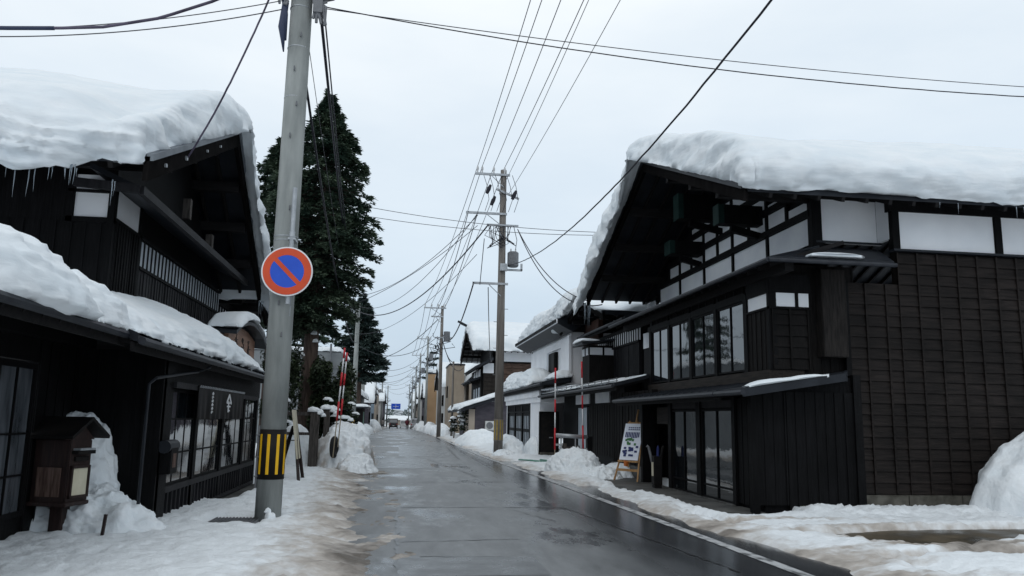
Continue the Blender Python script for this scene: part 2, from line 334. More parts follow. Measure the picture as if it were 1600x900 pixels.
# painted edge line, worn
def strip(name, material, cx, w, y0, y1, z=.010, step=.5, jag=0):
    m = MB(); vs = []; fs = []; y = y0; i = 0
    while y <= y1:
        x = cx(y); j = rnd.uniform(-jag, jag); k = rnd.uniform(-jag, jag); zz = gz(y)+z-.00036*(x-1.5)**2
        vs += [(x-w/2+j, y, zz), (x+w/2+k, y, zz)]
        if i: fs.append((2*i-2, 2*i-1, 2*i+1, 2*i))
        i += 1; y += step
    m.add(vs, fs); o = m.build(name, material, origin=(0, 0, 0), fixn=False); tag(o, kind='structure'); return o
line_m = mat('worn_line_paint', (.10, .105, .11), .5, (.42, .43, .44), 7, (1, .5, 1), spec=.4, ramp=(.38, .52), detail=8)
strip('road_line', line_m, lambda y: float(np.interp(y, [0, 8, 22, 32, 60, 100], [4.2, 4.12, 3.78, 3.42, 3.15, 2.85])), .15, 2, 90, jag=.006)
# tar seams and cuts across the asphalt
seam_m = mat('tar_seam', (.012, .012, .013), .3, (.035, .036, .038), 14, spec=.5, ramp=(.4, .6))
def seam(p0, p1, w=.03, z=.009, jit=.02):
    m = MB(); p0 = np.array(p0, float); p1 = np.array(p1, float); n = max(2, int(np.linalg.norm(p1-p0)/.15)); d = (p1-p0)/np.linalg.norm(p1-p0); q = np.array([-d[1], d[0]])
    vs = []; fs = []
    for i in range(n+1):
        c = p0+(p1-p0)*i/n + q*rnd.uniform(-jit, jit)*(1 if 0 < i < n else 0); ww = w*rnd.uniform(.05, 1.5)
        for s in (-1, 1): vs.append((*(c+q*s*ww/2), gz(c[1])+z-.00036*(c[0]-1.5)**2))
        if i: fs.append((2*i-2, 2*i-1, 2*i+1, 2*i))
    m.add(vs, fs); o = m.build('road_seam', seam_m, origin=(0, 0, 0), fixn=False); tag(o, kind='structure')
for a, b, w_ in [((.1, 13.9), (2.9, 13.9), .10), ((.1, 10.1), (1.6, 10.3), .035), ((.3, 9.05), (1.2, 9.0), .025), ((-.1, 19.2), (3.6, 19.5), .06), ((.9, 27), (3.3, 26.5), .12),
               ((-.9, 30), (1.1, 30.2), .2), ((1.1, 30.2), (2.1, 21), .08), ((.05, 7.2), (.05, 13.9), .05), ((-.05, 7.8), (1.5, 7.9), .03), ((2.9, 13.9), (3.5, 8), .03), ((1.9, 13.7), (2.4, 12), .02),
               ((-.7, 44), (2.6, 43.5), .2), ((2.6, 43.5), (2.3, 30), .08), ((-1, 60), (2.4, 60), .25)]: seam(a, b, w_)
patch_m = mat('asphalt_patch', (.055, .058, .062), .36, (.085, .09, .095), 3, bump=.2, bscale=40, spec=.5, rough2=.25)
def patch(x0, x1, y0, y1):
    m = MB(); xs = np.linspace(x0, x1, 8); n = len(xs); vs = []; fs = []
    for y in (y0, y1):
        for x in xs: vs.append((x+rnd.uniform(-.01, .01), y+rnd.uniform(-.02, .02), gz(y)+.0072-.00036*(x-1.5)**2))
    for j in range(n-1): fs.append((j, j+1, n+j+1, n+j))
    m.add(vs, fs); o = m.build('road_patch', patch_m, origin=(0, 0, 0), fixn=False); tag(o, kind='structure')
patch(-.6, 1.1, 24.2, 30.1); patch(.1, 2.3, 31.5, 43.4); patch(.06, 1.55, 7.95, 9.0)

# ------------------------------------------------------------------ snow sheet on both verges
def snow_mat():
    m = bpy.data.materials.new('trodden_snow'); m.use_nodes = True; nt = m.node_tree; n = nt.nodes; l = nt.links; b = n['Principled BSDF']
    b.inputs['Roughness'].default_value = .6; b.inputs['Specular IOR Level'].default_value = .3
    at = n.new('ShaderNodeAttribute'); at.attribute_name = 'dirt'
    tc = n.new('ShaderNodeTexCoord'); z = n.new('ShaderNodeTexNoise'); z.inputs['Scale'].default_value = 7; z.inputs['Detail'].default_value = 7; l.new(tc.outputs['Object'], z.inputs[0])
    a = n.new('ShaderNodeMath'); a.operation = 'MULTIPLY_ADD'; a.inputs[1].default_value = .55; a.inputs[2].default_value = -.275; l.new(z.outputs[0], a.inputs[0])
    s = n.new('ShaderNodeMath'); s.operation = 'ADD'; l.new(at.outputs['Fac'], s.inputs[0]); l.new(a.outputs[0], s.inputs[1])
    r = n.new('ShaderNodeValToRGB'); e = r.color_ramp.elements; e[0].position = .18; e[0].color = (.74, .775, .80, 1); e[1].position = 1; e[1].color = (.10, .085, .07, 1)
    q = e.new(.55); q.color = (.42, .385, .35, 1); l.new(s.outputs[0], r.inputs[0]); l.new(r.outputs[0], b.inputs['Base Color'])
    z2 = n.new('ShaderNodeTexNoise'); z2.inputs['Scale'].default_value = 16; z2.inputs['Detail'].default_value = 6; l.new(tc.outputs['Object'], z2.inputs[0])
    bp = n.new('ShaderNodeBump'); bp.inputs['Strength'].default_value = .6; bp.inputs['Distance'].default_value = .03; l.new(z2.outputs[0], bp.inputs['Height']); l.new(bp.outputs[0], b.inputs['Normal'])
    return m
M['trodden'] = snow_mat()
def sheet(name, x0, x1, y0, y1, dx, dy, hf):
    xs = np.arange(x0, x1+dx/2, dx); ys = np.arange(y0, y1+dy/2, dy); X, Y = np.meshgrid(xs, ys)
    H, D = hf(X, Y); G = np.vectorize(gz)(Y)
    V = np.stack([X, Y, H+G], -1).reshape(-1, 3); n = len(xs)
    idx = np.arange(len(xs)*len(ys)).reshape(len(ys), n)
    F = np.stack([idx[:-1, :-1], idx[:-1, 1:], idx[1:, 1:], idx[1:, :-1]], -1).reshape(-1, 4)
    keep = (H.reshape(-1)[F] > -.09).any(1); F = F[keep]
    me = bpy.data.meshes.new(name); me.from_pydata(V.tolist(), [], F.tolist()); me.materials.append(M['trodden'])
    at = me.attributes.new('dirt', 'FLOAT', 'POINT'); at.data.foreach_set('value', np.clip(D, 0, 1).reshape(-1).astype(np.float32))
    me.polygons.foreach_set('use_smooth', [True]*len(F))
    o = bpy.data.objects.new(name, me); COL.objects.link(o); tag(o, kind='structure'); return o
def sm(a, b, x): t = np.clip((x-a)/(b-a), 0, 1); return t*t*(3-2*t)
def left_h(X, Y):
    P = np.stack([X, Y, 0*X], -1); E_ = np.vectorize(XL)(Y)
    n1 = fbm(P, .9, 4, seed=1); n2 = fbm(P, 5, 4, .6, seed=2); n3 = billow(P, 7, 3, 3)
    d = (E_-X)+n1*.45                        # distance inside the verge
    n6 = fbm(P*[1, .6, 1], 2.6, 6, .72, seed=41)*1.15
    h = -.045 + .045*sm(-.75, .1, d) + n6*.085*sm(-.8, -.1, d)*sm(.9, .2, d) + .09*sm(.1, 1.1, d) + .05*sm(.9, 2.6, d) + n2*.034*sm(-.1, .5, d) + n3*.028*sm(.2, 1.2, d) + .02*fbm(P, 2.2, 3, seed=31)*sm(.1, .6, d)
    # wheel-worn slush near the kerb
    worn = np.exp(-((d-.45)/.28)**2)*.05*(.5+.5*fbm(P*[3, .6, 1], .8, 3, seed=9)); h = h-worn
    # step up against the houses
    h = h+.10*sm(-2.5, -3.1, X)*sm(10.5, 12, Y)*0
    # bare flags along the foot of the shopfront
    h = h-.16*sm(.35, .1, np.abs(X+2.95)-.05+.14*n1)*sm(13.6, 15.0, Y)*sm(19, 18, Y)
    h = np.where(Y > 44, h+.15*sm(.5, 1.6, d), h)
    gr = sm(.12, .02, np.abs(X+2.15)-.30)*sm(.12, .02, np.abs(Y-11.4)-.36); h = h*(1-gr)+.035*gr
    dirt = .95*sm(2.1, .25, d)*(.78+.7*n1+.35*fbm(P, 2.6, 3, seed=33)) + .14*n2
    dirt = dirt*(.6+.4*sm(45, 20, Y))
    return h, dirt
sheet('verge_snow', -9, 1.2, 2.5, 46, .05, .06, left_h)
sheet('verge_snow', -30, .0, 46, 260, .25, .6, left_h)
def right_h(X, Y):
    P = np.stack([X, Y, 0*X], -1); E_ = np.vectorize(XR)(Y)
    n1 = fbm(P, .8, 4, seed=4); n2 = fbm(P, 5, 4, .6, seed=5); n3 = billow(P, 6, 3, 6)
    d = (X-E_)+n1*.28
    h = -.03 + .085*sm(0, .35, d) + .05*sm(.3, 1.2, d) + n2*.036*sm(0, .4, d) + n3*.03*sm(.2, .8, d) + .035*n1
    # swept forecourt in front of the glass doors
    fore = sm(5.05, 5.35, X+.25*n1+.02*(Y-16))*sm(6.6, 6.5, X)*sm(11.9, 13.0, Y+.3*n1)*sm(22.8, 21.5, Y); h = h-.22*fore
    # thawed, muddy forecourt beside the house
    pud = np.exp(-(((X-6.7)/1.35)**2+((Y-10.05)/.75)**2))+.95*np.exp(-(((X-9.0)/1.7)**2+((Y-10.75)/.42)**2))+.8*np.exp(-(((X-7.9)/1.2)**2+((Y-10.3)/.5)**2))+.55*np.exp(-(((X-5.3)/.8)**2+((Y-11.6)/.25)**2))+.6*np.exp(-(((X-7.2)/1.2)**2+((Y-8.6)/.35)**2))
    n5 = fbm(P*[.6, 2.2, 1], 1.0, 4, .55, seed=35); h = h-.26*sm(.34, .66, pud+.35*n1+.4*n5)
    # snow raked up to the wall foot
    h = h+.07*np.exp(-((Y-12.4)/.35)**2)*sm(5.6, 6.5, X)*(1+.7*n3)
    n4 = fbm(P*[1.6, .45, 1], 1.1, 4, .6, seed=36); h = h-.13*sm(.08, .42, n4)*sm(1.9, .7, d)*sm(26, 22, Y)
    # gap of wet ground by the low shop
    h = h-.12*np.exp(-(((X-5.0)/.9)**2+((Y-28.5)/1.4)**2))
    h = np.where(Y > 35, h+.12*sm(.3, 1.5, d), h)
    dirt = .6*sm(1.2, 0, d)*(.8+.5*n1)+.45*sm(.1, .5, pud+.4*n5)+.3*sm(-.05, .35, n5)*sm(12.2, 11.2, Y)+.14*n2
    return h, dirt
sheet('verge_snow', 3.3, 14.5, 2.5, 36, .05, .06, right_h)
sheet('verge_snow', 2.5, 30, 36, 260, .25, .6, right_h)
m = MB()
for k in range(9):
    y = 12.95+k*1.05; m.box(5.02+rnd.uniform(-.01, .01), 6.2, y, y+1.035, -.1, .035+rnd.uniform(-.003, .003))
fc = MB(); fc.add([(5.0, 6, .012), (20, 6, .012), (20, 13.3, .012), (5.0, 12.94, .012)], [(0, 1, 2, 3)]); tag(fc.build('muddy_forecourt', mat('muddy_ground', (.022, .018, .010), .25, (.085, .066, .040), 1.6, bump=.4, bscale=14, spec=.5, rough2=.6), origin=(0, 0, 0), fixn=False), kind='structure')
o = m.build('paved_forecourt', 'concrete2', origin=(0, 0, 0)); tag(o, kind='structure')
m = MB()
for k in range(8): m.box(-3.15, -2.6, 12.5+k*.9, 12.5+k*.9+.885, -.1, .02+rnd.uniform(-.004, .004))
o = m.build('paved_footway', 'concrete2', origin=(0, 0, 0)); tag(o, kind='structure')

# ------------------------------------------------------------------ snow piles
def pile(label, cx, cy, rx, ry, h, seed=0, rough=1., group=None, z0=-.08, skew=(0, 0), n=74, pw=2.2, lump=7, rot=0, name='snow_pile', dirt=.0):
    t = np.linspace(0, 2*np.pi, 2*n, endpoint=False); r = np.linspace(0, 1, n)
    T, RR = np.meshgrid(t, r); base = (1-RR**pw)**(1/1.5)
    ux = RR*np.cos(T); uy = RR*np.sin(T); c, s_ = math.cos(rot), math.sin(rot)
    X = rx*ux; Y = ry*uy; X, Y = X*c-Y*s_, X*s_+Y*c
    edge = 1+.22*fbm(np.stack([np.cos(T)*1.3, np.sin(T)*1.3, 0*T+seed], -1), 1, 4, seed=seed); X = X*edge; Y = Y*edge
    Z = h*base; X = X+skew[0]*Z+cx; Y = Y+skew[1]*Z+cy; P = np.stack([X, Y, Z], -1)
    nn = np.stack([ux*.9, uy*.9, base+.15], -1); nn /= np.linalg.norm(nn, axis=-1, keepdims=True)
    sz = (rx*ry*max(h, .3))**(1/3)
    d = (fbm(P, 1.1/sz, 3, seed=seed+3)*.22*sz*.8 + rough*(billow(P, lump*.35, 3, seed+5)*.055+fbm(P, lump, 3, .6, seed+6)*.03))
    d = d*np.clip(.25+base*1.3, 0, 1)
    P = P+nn*d[..., None]; P[..., 2] += z0+gz(cy)
    me = bpy.data.meshes.new(name); idx = np.arange(n*2*n).reshape(n, 2*n); nx = np.roll(idx, -1, 1)
    F = np.stack([idx[:-1], idx[1:], nx[1:], nx[:-1]], -1).reshape(-1, 4)
    o0 = np.array([cx, cy, gz(cy)])
    me.from_pydata((P.reshape(-1, 3)-o0).tolist(), [], F[:].tolist()+[idx[-1][::-1].tolist()]); me.materials.append(M['trodden'] if dirt else M['snow'])
    if dirt:
        at = me.attributes.new('dirt', 'FLOAT', 'POINT')
        dv = dirt*np.clip(.5+fbm(P, 1.3, 4, seed=seed+8)*1.6, 0, 1)*np.clip(1.25-(P[..., 2]-gz(cy))/max(h, .2)*.9, .15, 1)
        at.data.foreach_set('value', dv.reshape(-1).astype(np.float32))
    me.polygons.foreach_set('use_smooth', [True]*len(me.polygons))
    o = bpy.data.objects.new(name, me); COL.objects.link(o); o.location = o0; WL[o] = o0
    return tag(o, label, 'snow pile', group)
pile('tall crumbly snow pile behind the wooden post box', -3.98, 10.74, .60, .40, 1.62, 1, 1.4, z0=-.1, lump=8, n=100)
pile('broad sloping snow heap spilling from the tall pile towards the corner post', -3.66, 10.42, 1.0, .62, .68, 47, 1.6, z0=-.1, lump=9, n=90)
pile('low crumbly snow heap spread around the foot of the post box', -3.45, 10.4, .85, .45, .22, 2, 1.3, lump=9, n=90)
pile('snow heaped against the dark corner post left of the shop window', -3.12, 10.72, .42, .3, .24, 3, 1.2, lump=9)
pile('big ploughed snow bank with the red and white stakes stuck in it', -1.55, 24.3, .95, 1.9, 1.38, 4, 1.6, lump=6, n=110, dirt=.55)
pile('ploughed snow spilling low towards the carriageway from the bank with the stakes', -1.1, 22.6, .6, 1.2, .55, 40, 1.6, lump=7, n=80, dirt=.7)
pile('rounded snow heap between the leaning board and the grey fence post', -2.95, 24.0, .75, .9, 1.25, 5, .8, lump=6, n=80)
pile('snow bank below the dark conifer, behind the grey fence post', -2.2, 27.5, .9, 1.4, 1.1, 6, 1, lump=6)
pile('huge smooth snow bank at the right edge against the clapboard wall', 12.25, 12.7, 2.35, 1.5, 1.78, 7, 1.3, lump=4, n=120, pw=2.6)
pile('jagged ploughed snow pile in front of the pipe railing', 5.15, 23.2, .75, 1.7, .62, 8, 2.2, lump=8, n=100)
pile('low ploughed snow lying between the pipe railing and the easel', 5.35, 20.9, .6, 1.0, .35, 9, 1.6, lump=8, n=80)
pile('grey snow-covered mound beside the easel at the wooden wall', 6.05, 21.6, .45, 1.0, .42, 10, .8, lump=7)
pile('broken snow heap below the lattice door of the white storehouse', 4.75, 34.0, .75, 1.9, .85, 11, 1.5, lump=7, n=90)
pile('snow heap at the foot of the brown utility pole', 4.3, 32.2, .5, .8, .35, 12, 1.4, lump=8)
pile('smooth snow mound in front of the grey shed with the air conditioner', 4.6, 45.8, 1.3, 3.6, .85, 13, .6, lump=4, n=90)
pile('snow heaped between white storehouse wall and black door panel', 5.6, 32.9, .35, .9, .9, 14, .9)
fp = 'ploughed snow banks further down the right side of the street'
for k, (x, y, rx, ry, h) in enumerate([(4.0, 67, .8, 3, .8), (3.9, 74, .9, 4, 1.15), (3.8, 83, .9, 4, .9), (3.7, 93, .9, 5, 1.2), (3.7, 104, 1, 5, .9), (3.5, 122, 1.2, 8, 1.3)]):
    pile('ploughed snow bank, number %s beyond the snow mound at the shed' % ['one', 'two', 'three', 'four', 'five', 'six'][k], x, y, rx, ry, h, 20+k, 1.2, fp, n=50, lump=4, dirt=.3)
fp = 'snow banks further down the left side of the street'
for k, (x, y, rx, ry, h, lb) in enumerate([(-2.9, 49, .8, 1.6, .85, 'square-cut snow block past the near left concrete pole'), (-3.3, 62, 1.2, 6, 1.1, 'tapering snow bank beside the far left concrete pole'),
        (-3.2, 80, .9, 5, 1.0, 'low snow bank on the left near the shop with the flat roof'), (-3.4, 110, 1.2, 9, 1.5, 'farthest snow bank on the left near the walking pedestrian')]):
    pile(lb, x, y, rx, ry, h, 30+k, 1.0, fp, n=50, lump=4)

def lump(mb, c, r, seed=0, n=14):
    t = np.linspace(0, np.pi, n); a = np.linspace(0, 2*np.pi, 2*n, endpoint=False); T, A_ = np.meshgrid(t, a, indexing='ij')
    D = np.stack([np.sin(T)*np.cos(A_), np.sin(T)*np.sin(A_), np.cos(T)], -1); k = 1+.35*fbm(D, 1.4, 3, seed=seed)+.12*fbm(D, 4, 2, seed=seed+2)
    P = D*k[..., None]*np.array(r); P[..., 2] = np.maximum(P[..., 2], -r[2]*.35); P = P+np.array(c)
    idx = np.arange(n*2*n).reshape(n, 2*n); nx = np.roll(idx, -1, 1); F = np.stack([idx[:-1], idx[1:], nx[1:], nx[:-1]], -1).reshape(-1, 4)
    mb.add(P.reshape(-1, 3).tolist(), [tuple(map(int, f)) for f in F]); return mb
# ------------------------------------------------------------------ roof snow
def resample(P, n):
    d = np.r_[0, np.cumsum(np.linalg.norm(np.diff(P, axis=0), axis=1))]; t = np.linspace(0, d[-1], n)
    return np.stack([np.interp(t, d, P[:, k]) for k in range(P.shape[1])], 1)
def roof_snow(label, us, prof, Tf, ov=(.3, .3), droop=(.1, .1), axis='x', endr=(.9, .9), endo=(.15, 0), seed=0, N=120, rr=.9, p=4., rough=1, group=None, strata=1., edgew=.5, ovf=None, bulge=(0, 0), ragged=0, crumb=.10, setback=0, curl=0, name='roof_snow'):
    """us = (u0,u1): ends along the ridge axis; prof = [(v,z),...] roof surface near->far across it"""
    u0, u1 = us; pr = np.array(prof, float); nu = max(12, int(abs(u1-u0)/.085)); rows_t = []; rows_b = []
    sg = 1 if u1 > u0 else -1; Lu = abs(u1-u0)
    va, vb = pr[0, 0], pr[-1, 0]
    Lt = Lu+endo[0]+endo[1]; c0 = endr[0]*np.linspace(0, 1, 15)[:-1]**2/Lt; c1 = 1-endr[1]*np.linspace(0, 1, 15)[:-1]**2/Lt
    tt = np.unique(np.r_[c0, np.linspace(endr[0]/Lt, 1-endr[1]/Lt, nu), c1])
    for i, t in enumerate(tt):
        u = u0-sg*endo[0] + sg*t*(Lu+endo[0]+endo[1]); du0 = t*(Lu+endo[0]+endo[1]); du1 = (1-t)*(Lu+endo[0]+endo[1])
        cap = 1.
        if du0 < endr[0]: cap *= max(0., 1-(1-du0/endr[0])**2.6)**(1/2.6)
        if du1 < endr[1]: cap *= max(0., 1-(1-du1/endr[1])**2.6)**(1/2.6)
        nz_ = fbm(np.array([[u*.55, 3.1, seed]]), 1, 3, seed=seed)[0]; nz2 = fbm(np.array([[u*.55, 9.1, seed]]), 1, 3, seed=seed+1)[0]; nz3 = fbm(np.array([[u*2.6, 5.1, seed]]), 1, 4, .6, seed=seed+9)[0]
        oa = max(1e-4, ov[0]*(1+.7*nz_)+.16*ragged*nz3); ob = max(1e-4, ov[1]*(1+.6*nz2))
        if ovf: oa = max(1e-4, oa*ovf(u))
        q = np.linspace(0, 1, 220); th = (1-np.cos(q*np.pi))/2; v = (va-oa)+(vb-va+oa+ob)*th
        if ragged: v = np.where(th < .5, v+np.clip(1-th*2, 0, 1)**6*ragged*(.08+.20*nz3*min(1, du0/1.5)+.1*nz_), v)
        zr = np.interp(v, pr[:, 0], pr[:, 1])
        sl0 = (pr[1, 1]-pr[0, 1])/(pr[1, 0]-pr[0, 0]); sl1 = (pr[-1, 1]-pr[-2, 1])/(pr[-1, 0]-pr[-2, 0])
        zr = np.where(v < va, pr[0, 1]+(v-va)*sl0, zr); zr = np.where(v > vb, pr[-1, 1]+(v-vb)*sl1, zr)
        # round the ridge on top
        k = max(3, int(220*rr/(vb-va+oa+ob)))|1; zs = np.convolve(np.pad(zr, k//2, mode='reflect', reflect_type='odd'), np.ones(k)/k, 'valid')
        e = np.abs(2*th-1); width = (vb-va+oa+ob)/2; edge = edgew
        de = (1-e)*width; ec = np.clip(1-(1-np.clip(de/edge, 0, 1))**2.4, 0, 1)**(1/2.4)
        T = Tf(u, v)*cap
        top = zs+T*ec
        bl = np.sin(np.pi*np.clip(ec, 0, 1)**1.1)*cap*(.75+.5*nz_); vo = np.where(th < .5, -bulge[0], bulge[1])*bl
        # cantilevered edges droop
        dra = np.clip((va+.15-v)/(oa+.15), 0, 1)**1.6*droop[0]*(1+.8*nz2); drb = np.clip((v-vb+.15)/(ob+.15), 0, 1)**1.6*droop[1]
        top = top-dra-drb; bot = zr+.012-dra-drb+(.03*np.clip((va-v)/oa, 0, 1)+.03*np.clip((v-vb)/ob, 0, 1))
        nearw = 1-np.clip((v-pr[1, 0]-.05)/.9, 0, 1) if setback else 0*v
        lip = curl*np.clip(1-du0/(endo[0]+.06), 0, 1)**1.5*(1-nearw)*(1+.5*nz3); top = top-lip; bot = bot-lip
        top = np.maximum(top, bot)
        uu = np.full_like(v, u)+sg*setback*np.clip((pr[1, 0]-v)/max(.1, pr[1, 0]-va)*1.6, 0, 1)*max(0, 1-du0/1.6)
        rows_t.append(resample(np.stack([uu, v+vo, top], 1), N)); rows_b.append(resample(np.stack([uu, v, bot], 1), N))
    A = np.array(rows_t); B = np.array(rows_b)
    # normals of top by finite differences
    gu = np.gradient(A, axis=0); gv = np.gradient(A, axis=1); nn = np.cross(gu, gv); nn /= np.linalg.norm(nn, axis=-1, keepdims=True)+1e-9
    if nn[..., 2].mean() < 0: nn = -nn
    side = 1-np.clip(nn[..., 2], 0, 1)
    zz_ = A[..., 2]+fbm(A*np.array([.5, .5, 1]), .9, 3, seed=seed+4)*.30; lay = (1-2*np.abs(np.sin(zz_*17)))*.8+(1-2*np.abs(np.sin(zz_*41+2)))*.35; lay = lay*np.clip(.6+1.4*fbm(A, .7, 2, seed=seed+14), 0, 1.5)
    sy = np.abs(nn[..., 1])*side
    wt = np.clip(((A[..., 0]-u0)*sg+1.2)/2.0, .0, 1)
    D = fbm(A, .55, 3, seed=seed+2)*.09+fbm(A, 2.2, 4, .55, seed=seed+3)*.06*rough*(.3+1.3*side)+sy*strata*lay*.045+side*(billow(A*np.array([.7, .7, 1.3]), 1.9, 5, seed+7)*(.13-.05*wt)*rough)+crumb*(billow(A, 3.2, 4, seed+17)*.055+fbm(A, 9, 3, .6, seed+18)*.025)
    D[:, :1] *= .2; D[:, -1:] *= .2
    A2 = A+nn*D[..., None]; A2[:, 0] = A[:, 0]; A2[:, -1] = A[:, -1]
    B2 = B+np.stack([0*B[..., 0], 0*B[..., 0], fbm(B, 2.5, 4, seed=seed+5)*.10], -1)*((B[..., 1:2] < va-.02) | (B[..., 1:2] > vb+.02) | ((B[..., 0:1]-u0)*sg < -.06))
    nr = A.shape[0]; idx = np.arange(nr*N).reshape(nr, N); jdx = idx+nr*N
    F = np.concatenate([np.stack([idx[:-1, :-1], idx[1:, :-1], idx[1:, 1:], idx[:-1, 1:]], -1).reshape(-1, 4), np.stack([jdx[:-1, :-1], jdx[:-1, 1:], jdx[1:, 1:], jdx[1:, :-1]], -1).reshape(-1, 4)])
    side_f = []
    for r_ in (0, nr-1):
        for j in range(N-1): side_f.append((idx[r_, j], idx[r_, j+1], jdx[r_, j+1], jdx[r_, j]))
    for j in (0, N-1):
        for i in range(nr-1): side_f.append((idx[i, j], idx[i+1, j], jdx[i+1, j], jdx[i, j]))
    V = np.concatenate([A2.reshape(-1, 3), B2.reshape(-1, 3)])
    if axis == 'y': V = V[:, [1, 0, 2]]
    m = MB(); m.v = V.tolist(); m.f = [tuple(map(int, f)) for f in F]+[tuple(map(int, f)) for f in side_f]; m.mi = [0]*len(m.f)
    o = m.build(name, 'roofsnow', smooth=True); return tag(o, label, 'roof snow', group)
def icicles(pts, label, group, lmin=.08, lmax=.35):
    for p in pts:
        m = MB(); l_ = rnd.uniform(lmin, lmax); r0 = .005+l_*.014
        m.tube([p, (p[0]+rnd.uniform(-.005, .005), p[1], p[2]-l_*.4), (p[0]+rnd.uniform(-.01, .01), p[1]+rnd.uniform(-.01, .01), p[2]-l_)], [r0, r0*.55, .001], 6)
        tag(m.build('icicle', 'ice', smooth=True), label, 'icicle', group)
def gable_roof(parent, x0, x1, prof, th=.12, barge=.28, rafters=True, mat_='roofmetal', flash='roofmetal'):
    """roof slabs with the ridge along X; x0 is the street end"""
    (ya, za), (yr, zr), (yb, zb) = prof; sg = 1 if x1 > x0 else -1
    m = MB(); m.prism([(ya, za), (yr, zr), (yb, zb), (yb, zb-th), (yr, zr-th), (ya, za-th)], lambda p: (x0, p[0], p[1]), lambda p: (x1, p[0], p[1]))
    roof = m.build('roof', mat_, parent)
    m = MB()
    for (a, za_, b, zb_) in ((ya, za, yr, zr), (yb, zb, yr, zr)):
        m.hexa([(x0-sg*.05, a, za_-.02), (x0+sg*.03, a, za_-.02), (x0+sg*.03, b, zb_-.02), (x0-sg*.05, b, zb_-.02)]+[(x0-sg*.05, a, za_-.02-barge), (x0+sg*.03, a, za_-.02-barge), (x0+sg*.03, b, zb_-.02-barge), (x0-sg*.05, b, zb_-.02-barge)])
    m.build('bargeboard', 'bargedark', roof)
    m = MB()
    for (a, za_, b, zb_) in ((ya, za, yr, zr), (yb, zb, yr, zr)):
        m.hexa([(x0-sg*.09, a, za_+.012), (x0+sg*.02, a, za_+.012), (x0+sg*.02, b, zb_+.012), (x0-sg*.09, b, zb_+.012)]+[(x0-sg*.09, a, za_-.08), (x0+sg*.02, a, za_-.08), (x0+sg*.02, b, zb_-.08), (x0-sg*.09, b, zb_-.08)])
    m.build('verge_flashing', flash, roof)
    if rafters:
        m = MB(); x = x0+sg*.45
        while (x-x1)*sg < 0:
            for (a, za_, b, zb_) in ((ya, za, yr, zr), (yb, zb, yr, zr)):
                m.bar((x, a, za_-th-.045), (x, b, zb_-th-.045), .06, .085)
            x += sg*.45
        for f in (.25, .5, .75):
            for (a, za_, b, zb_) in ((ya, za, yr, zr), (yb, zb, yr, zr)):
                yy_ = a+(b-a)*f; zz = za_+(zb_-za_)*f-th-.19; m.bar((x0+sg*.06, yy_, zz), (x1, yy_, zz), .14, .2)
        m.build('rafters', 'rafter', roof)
    return roof
def lean_roof(parent, xe, ze, xw, zw, y0, y1, th=.07, name='pent_roof', gutter=True, mat_='roofmetal', seams=True):
    m = MB(); sg = 1 if xw > xe else -1
    m.prism([(xe, ze), (xw, zw), (xw, zw-th), (xe, ze-th)], lambda p: (p[0], y0, p[1]), lambda p: (p[0], y1, p[1]))
    if seams:
        y = y0+.02
        while y < y1: m.bar((xe, y, ze+.012), (xw, y, zw+.012), .03, .03); y += .42
    r = m.build(name, mat_, parent)
    m = MB(); y = y0+.1
    while y < y1: m.bar((xe+sg*.04, y, ze-th-.03), (xw, y, zw-th-.03), .045, .06); y += .36
    m.bar((xe+sg*.06, y0, ze-th-.05), (xe+sg*.06, y1, ze-th-.05), .03, .1)
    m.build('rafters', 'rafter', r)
    if gutter:
        m = MB(); m.tube([(xe-sg*.05, y0-.02, ze-.06), (xe-sg*.05, y1+.02, ze-.06)], .045, 8); m.build('gutter', 'gutter', r)
    return r

# ================================================================== RIGHT: the large black merchant house
h1 = thing('merchant_house', 'large black wooden merchant house on the right with glass bay and wide clapboard side wall', 'house', (9, 18, 0))
PROF1 = [(12.55, 5.58), (18.2, 7.88), (24.2, 5.38)]
gable_roof(h1, 5.8, 19, PROF1)
SW = Wall('-y', 13.4); RC = Wall('-y', 13.85); UF = Wall('-x', 7.75)
m = MB(); SW.clap(m, 9.1, 18.6, .30, 4.72); SW.clap(m, 8.02, 9.1, .30, 4.1); m.build('clapboard_wall', 'brownwood', h1)
m = MB()
x = 8.0
while x < 18.5: m.box(x, x+1.02, 13.32+rnd.uniform(0, .02), 13.6, -.1, .29); x += 1.04
m.build('foundation', 'stone', h1)
m = MB()       # dark framing of the upper side wall
for x in (9.1, 11.23, 13.3, 15.4, 17.5): SW.box(m, x-.07+.02, x+.07+.02, -.1, .045, 4.76, 5.9)
SW.box(m, 9.0, 18.6, -.1, .06, 5.5, 5.95); SW.box(m, 7.98, 8.08, 0, .055, .3, 4.1)
RC.box(m, 7.7, 9.1, -.08, .04, 5.8, 6.2); RC.box(m, 7.68, 7.88, -.1, .06, 4.3, 6.3)
m.build('timber_frame', 'blackwood', h1)
m = MB(); SW.box(m, 9.02, 18.6, -.02, .10, 4.725, 4.765); RC.box(m, 7.75, 9.1, -.02, .07, 4.93, 4.97); m.build('ledge', 'roofmetal', h1)
for a, b in ((9.22, 11.17), (11.33, 13.24), (13.40, 15.34), (15.5, 17.4)):
    m = MB(); SW.box(m, a, b, -.08, .004, 4.77, 5.5); m.build('plaster_panel', 'plaster', h1)
m = MB(); RC.box(m, 7.88, 9.04, -.08, .002, 4.98, 5.8); m.build('plaster_panel', 'plaster', h1)
m = MB(); m.box(9.041, 9.12, 13.47, 13.84, 4.98, 5.8); m.build('plaster_panel', 'plaster', h1)
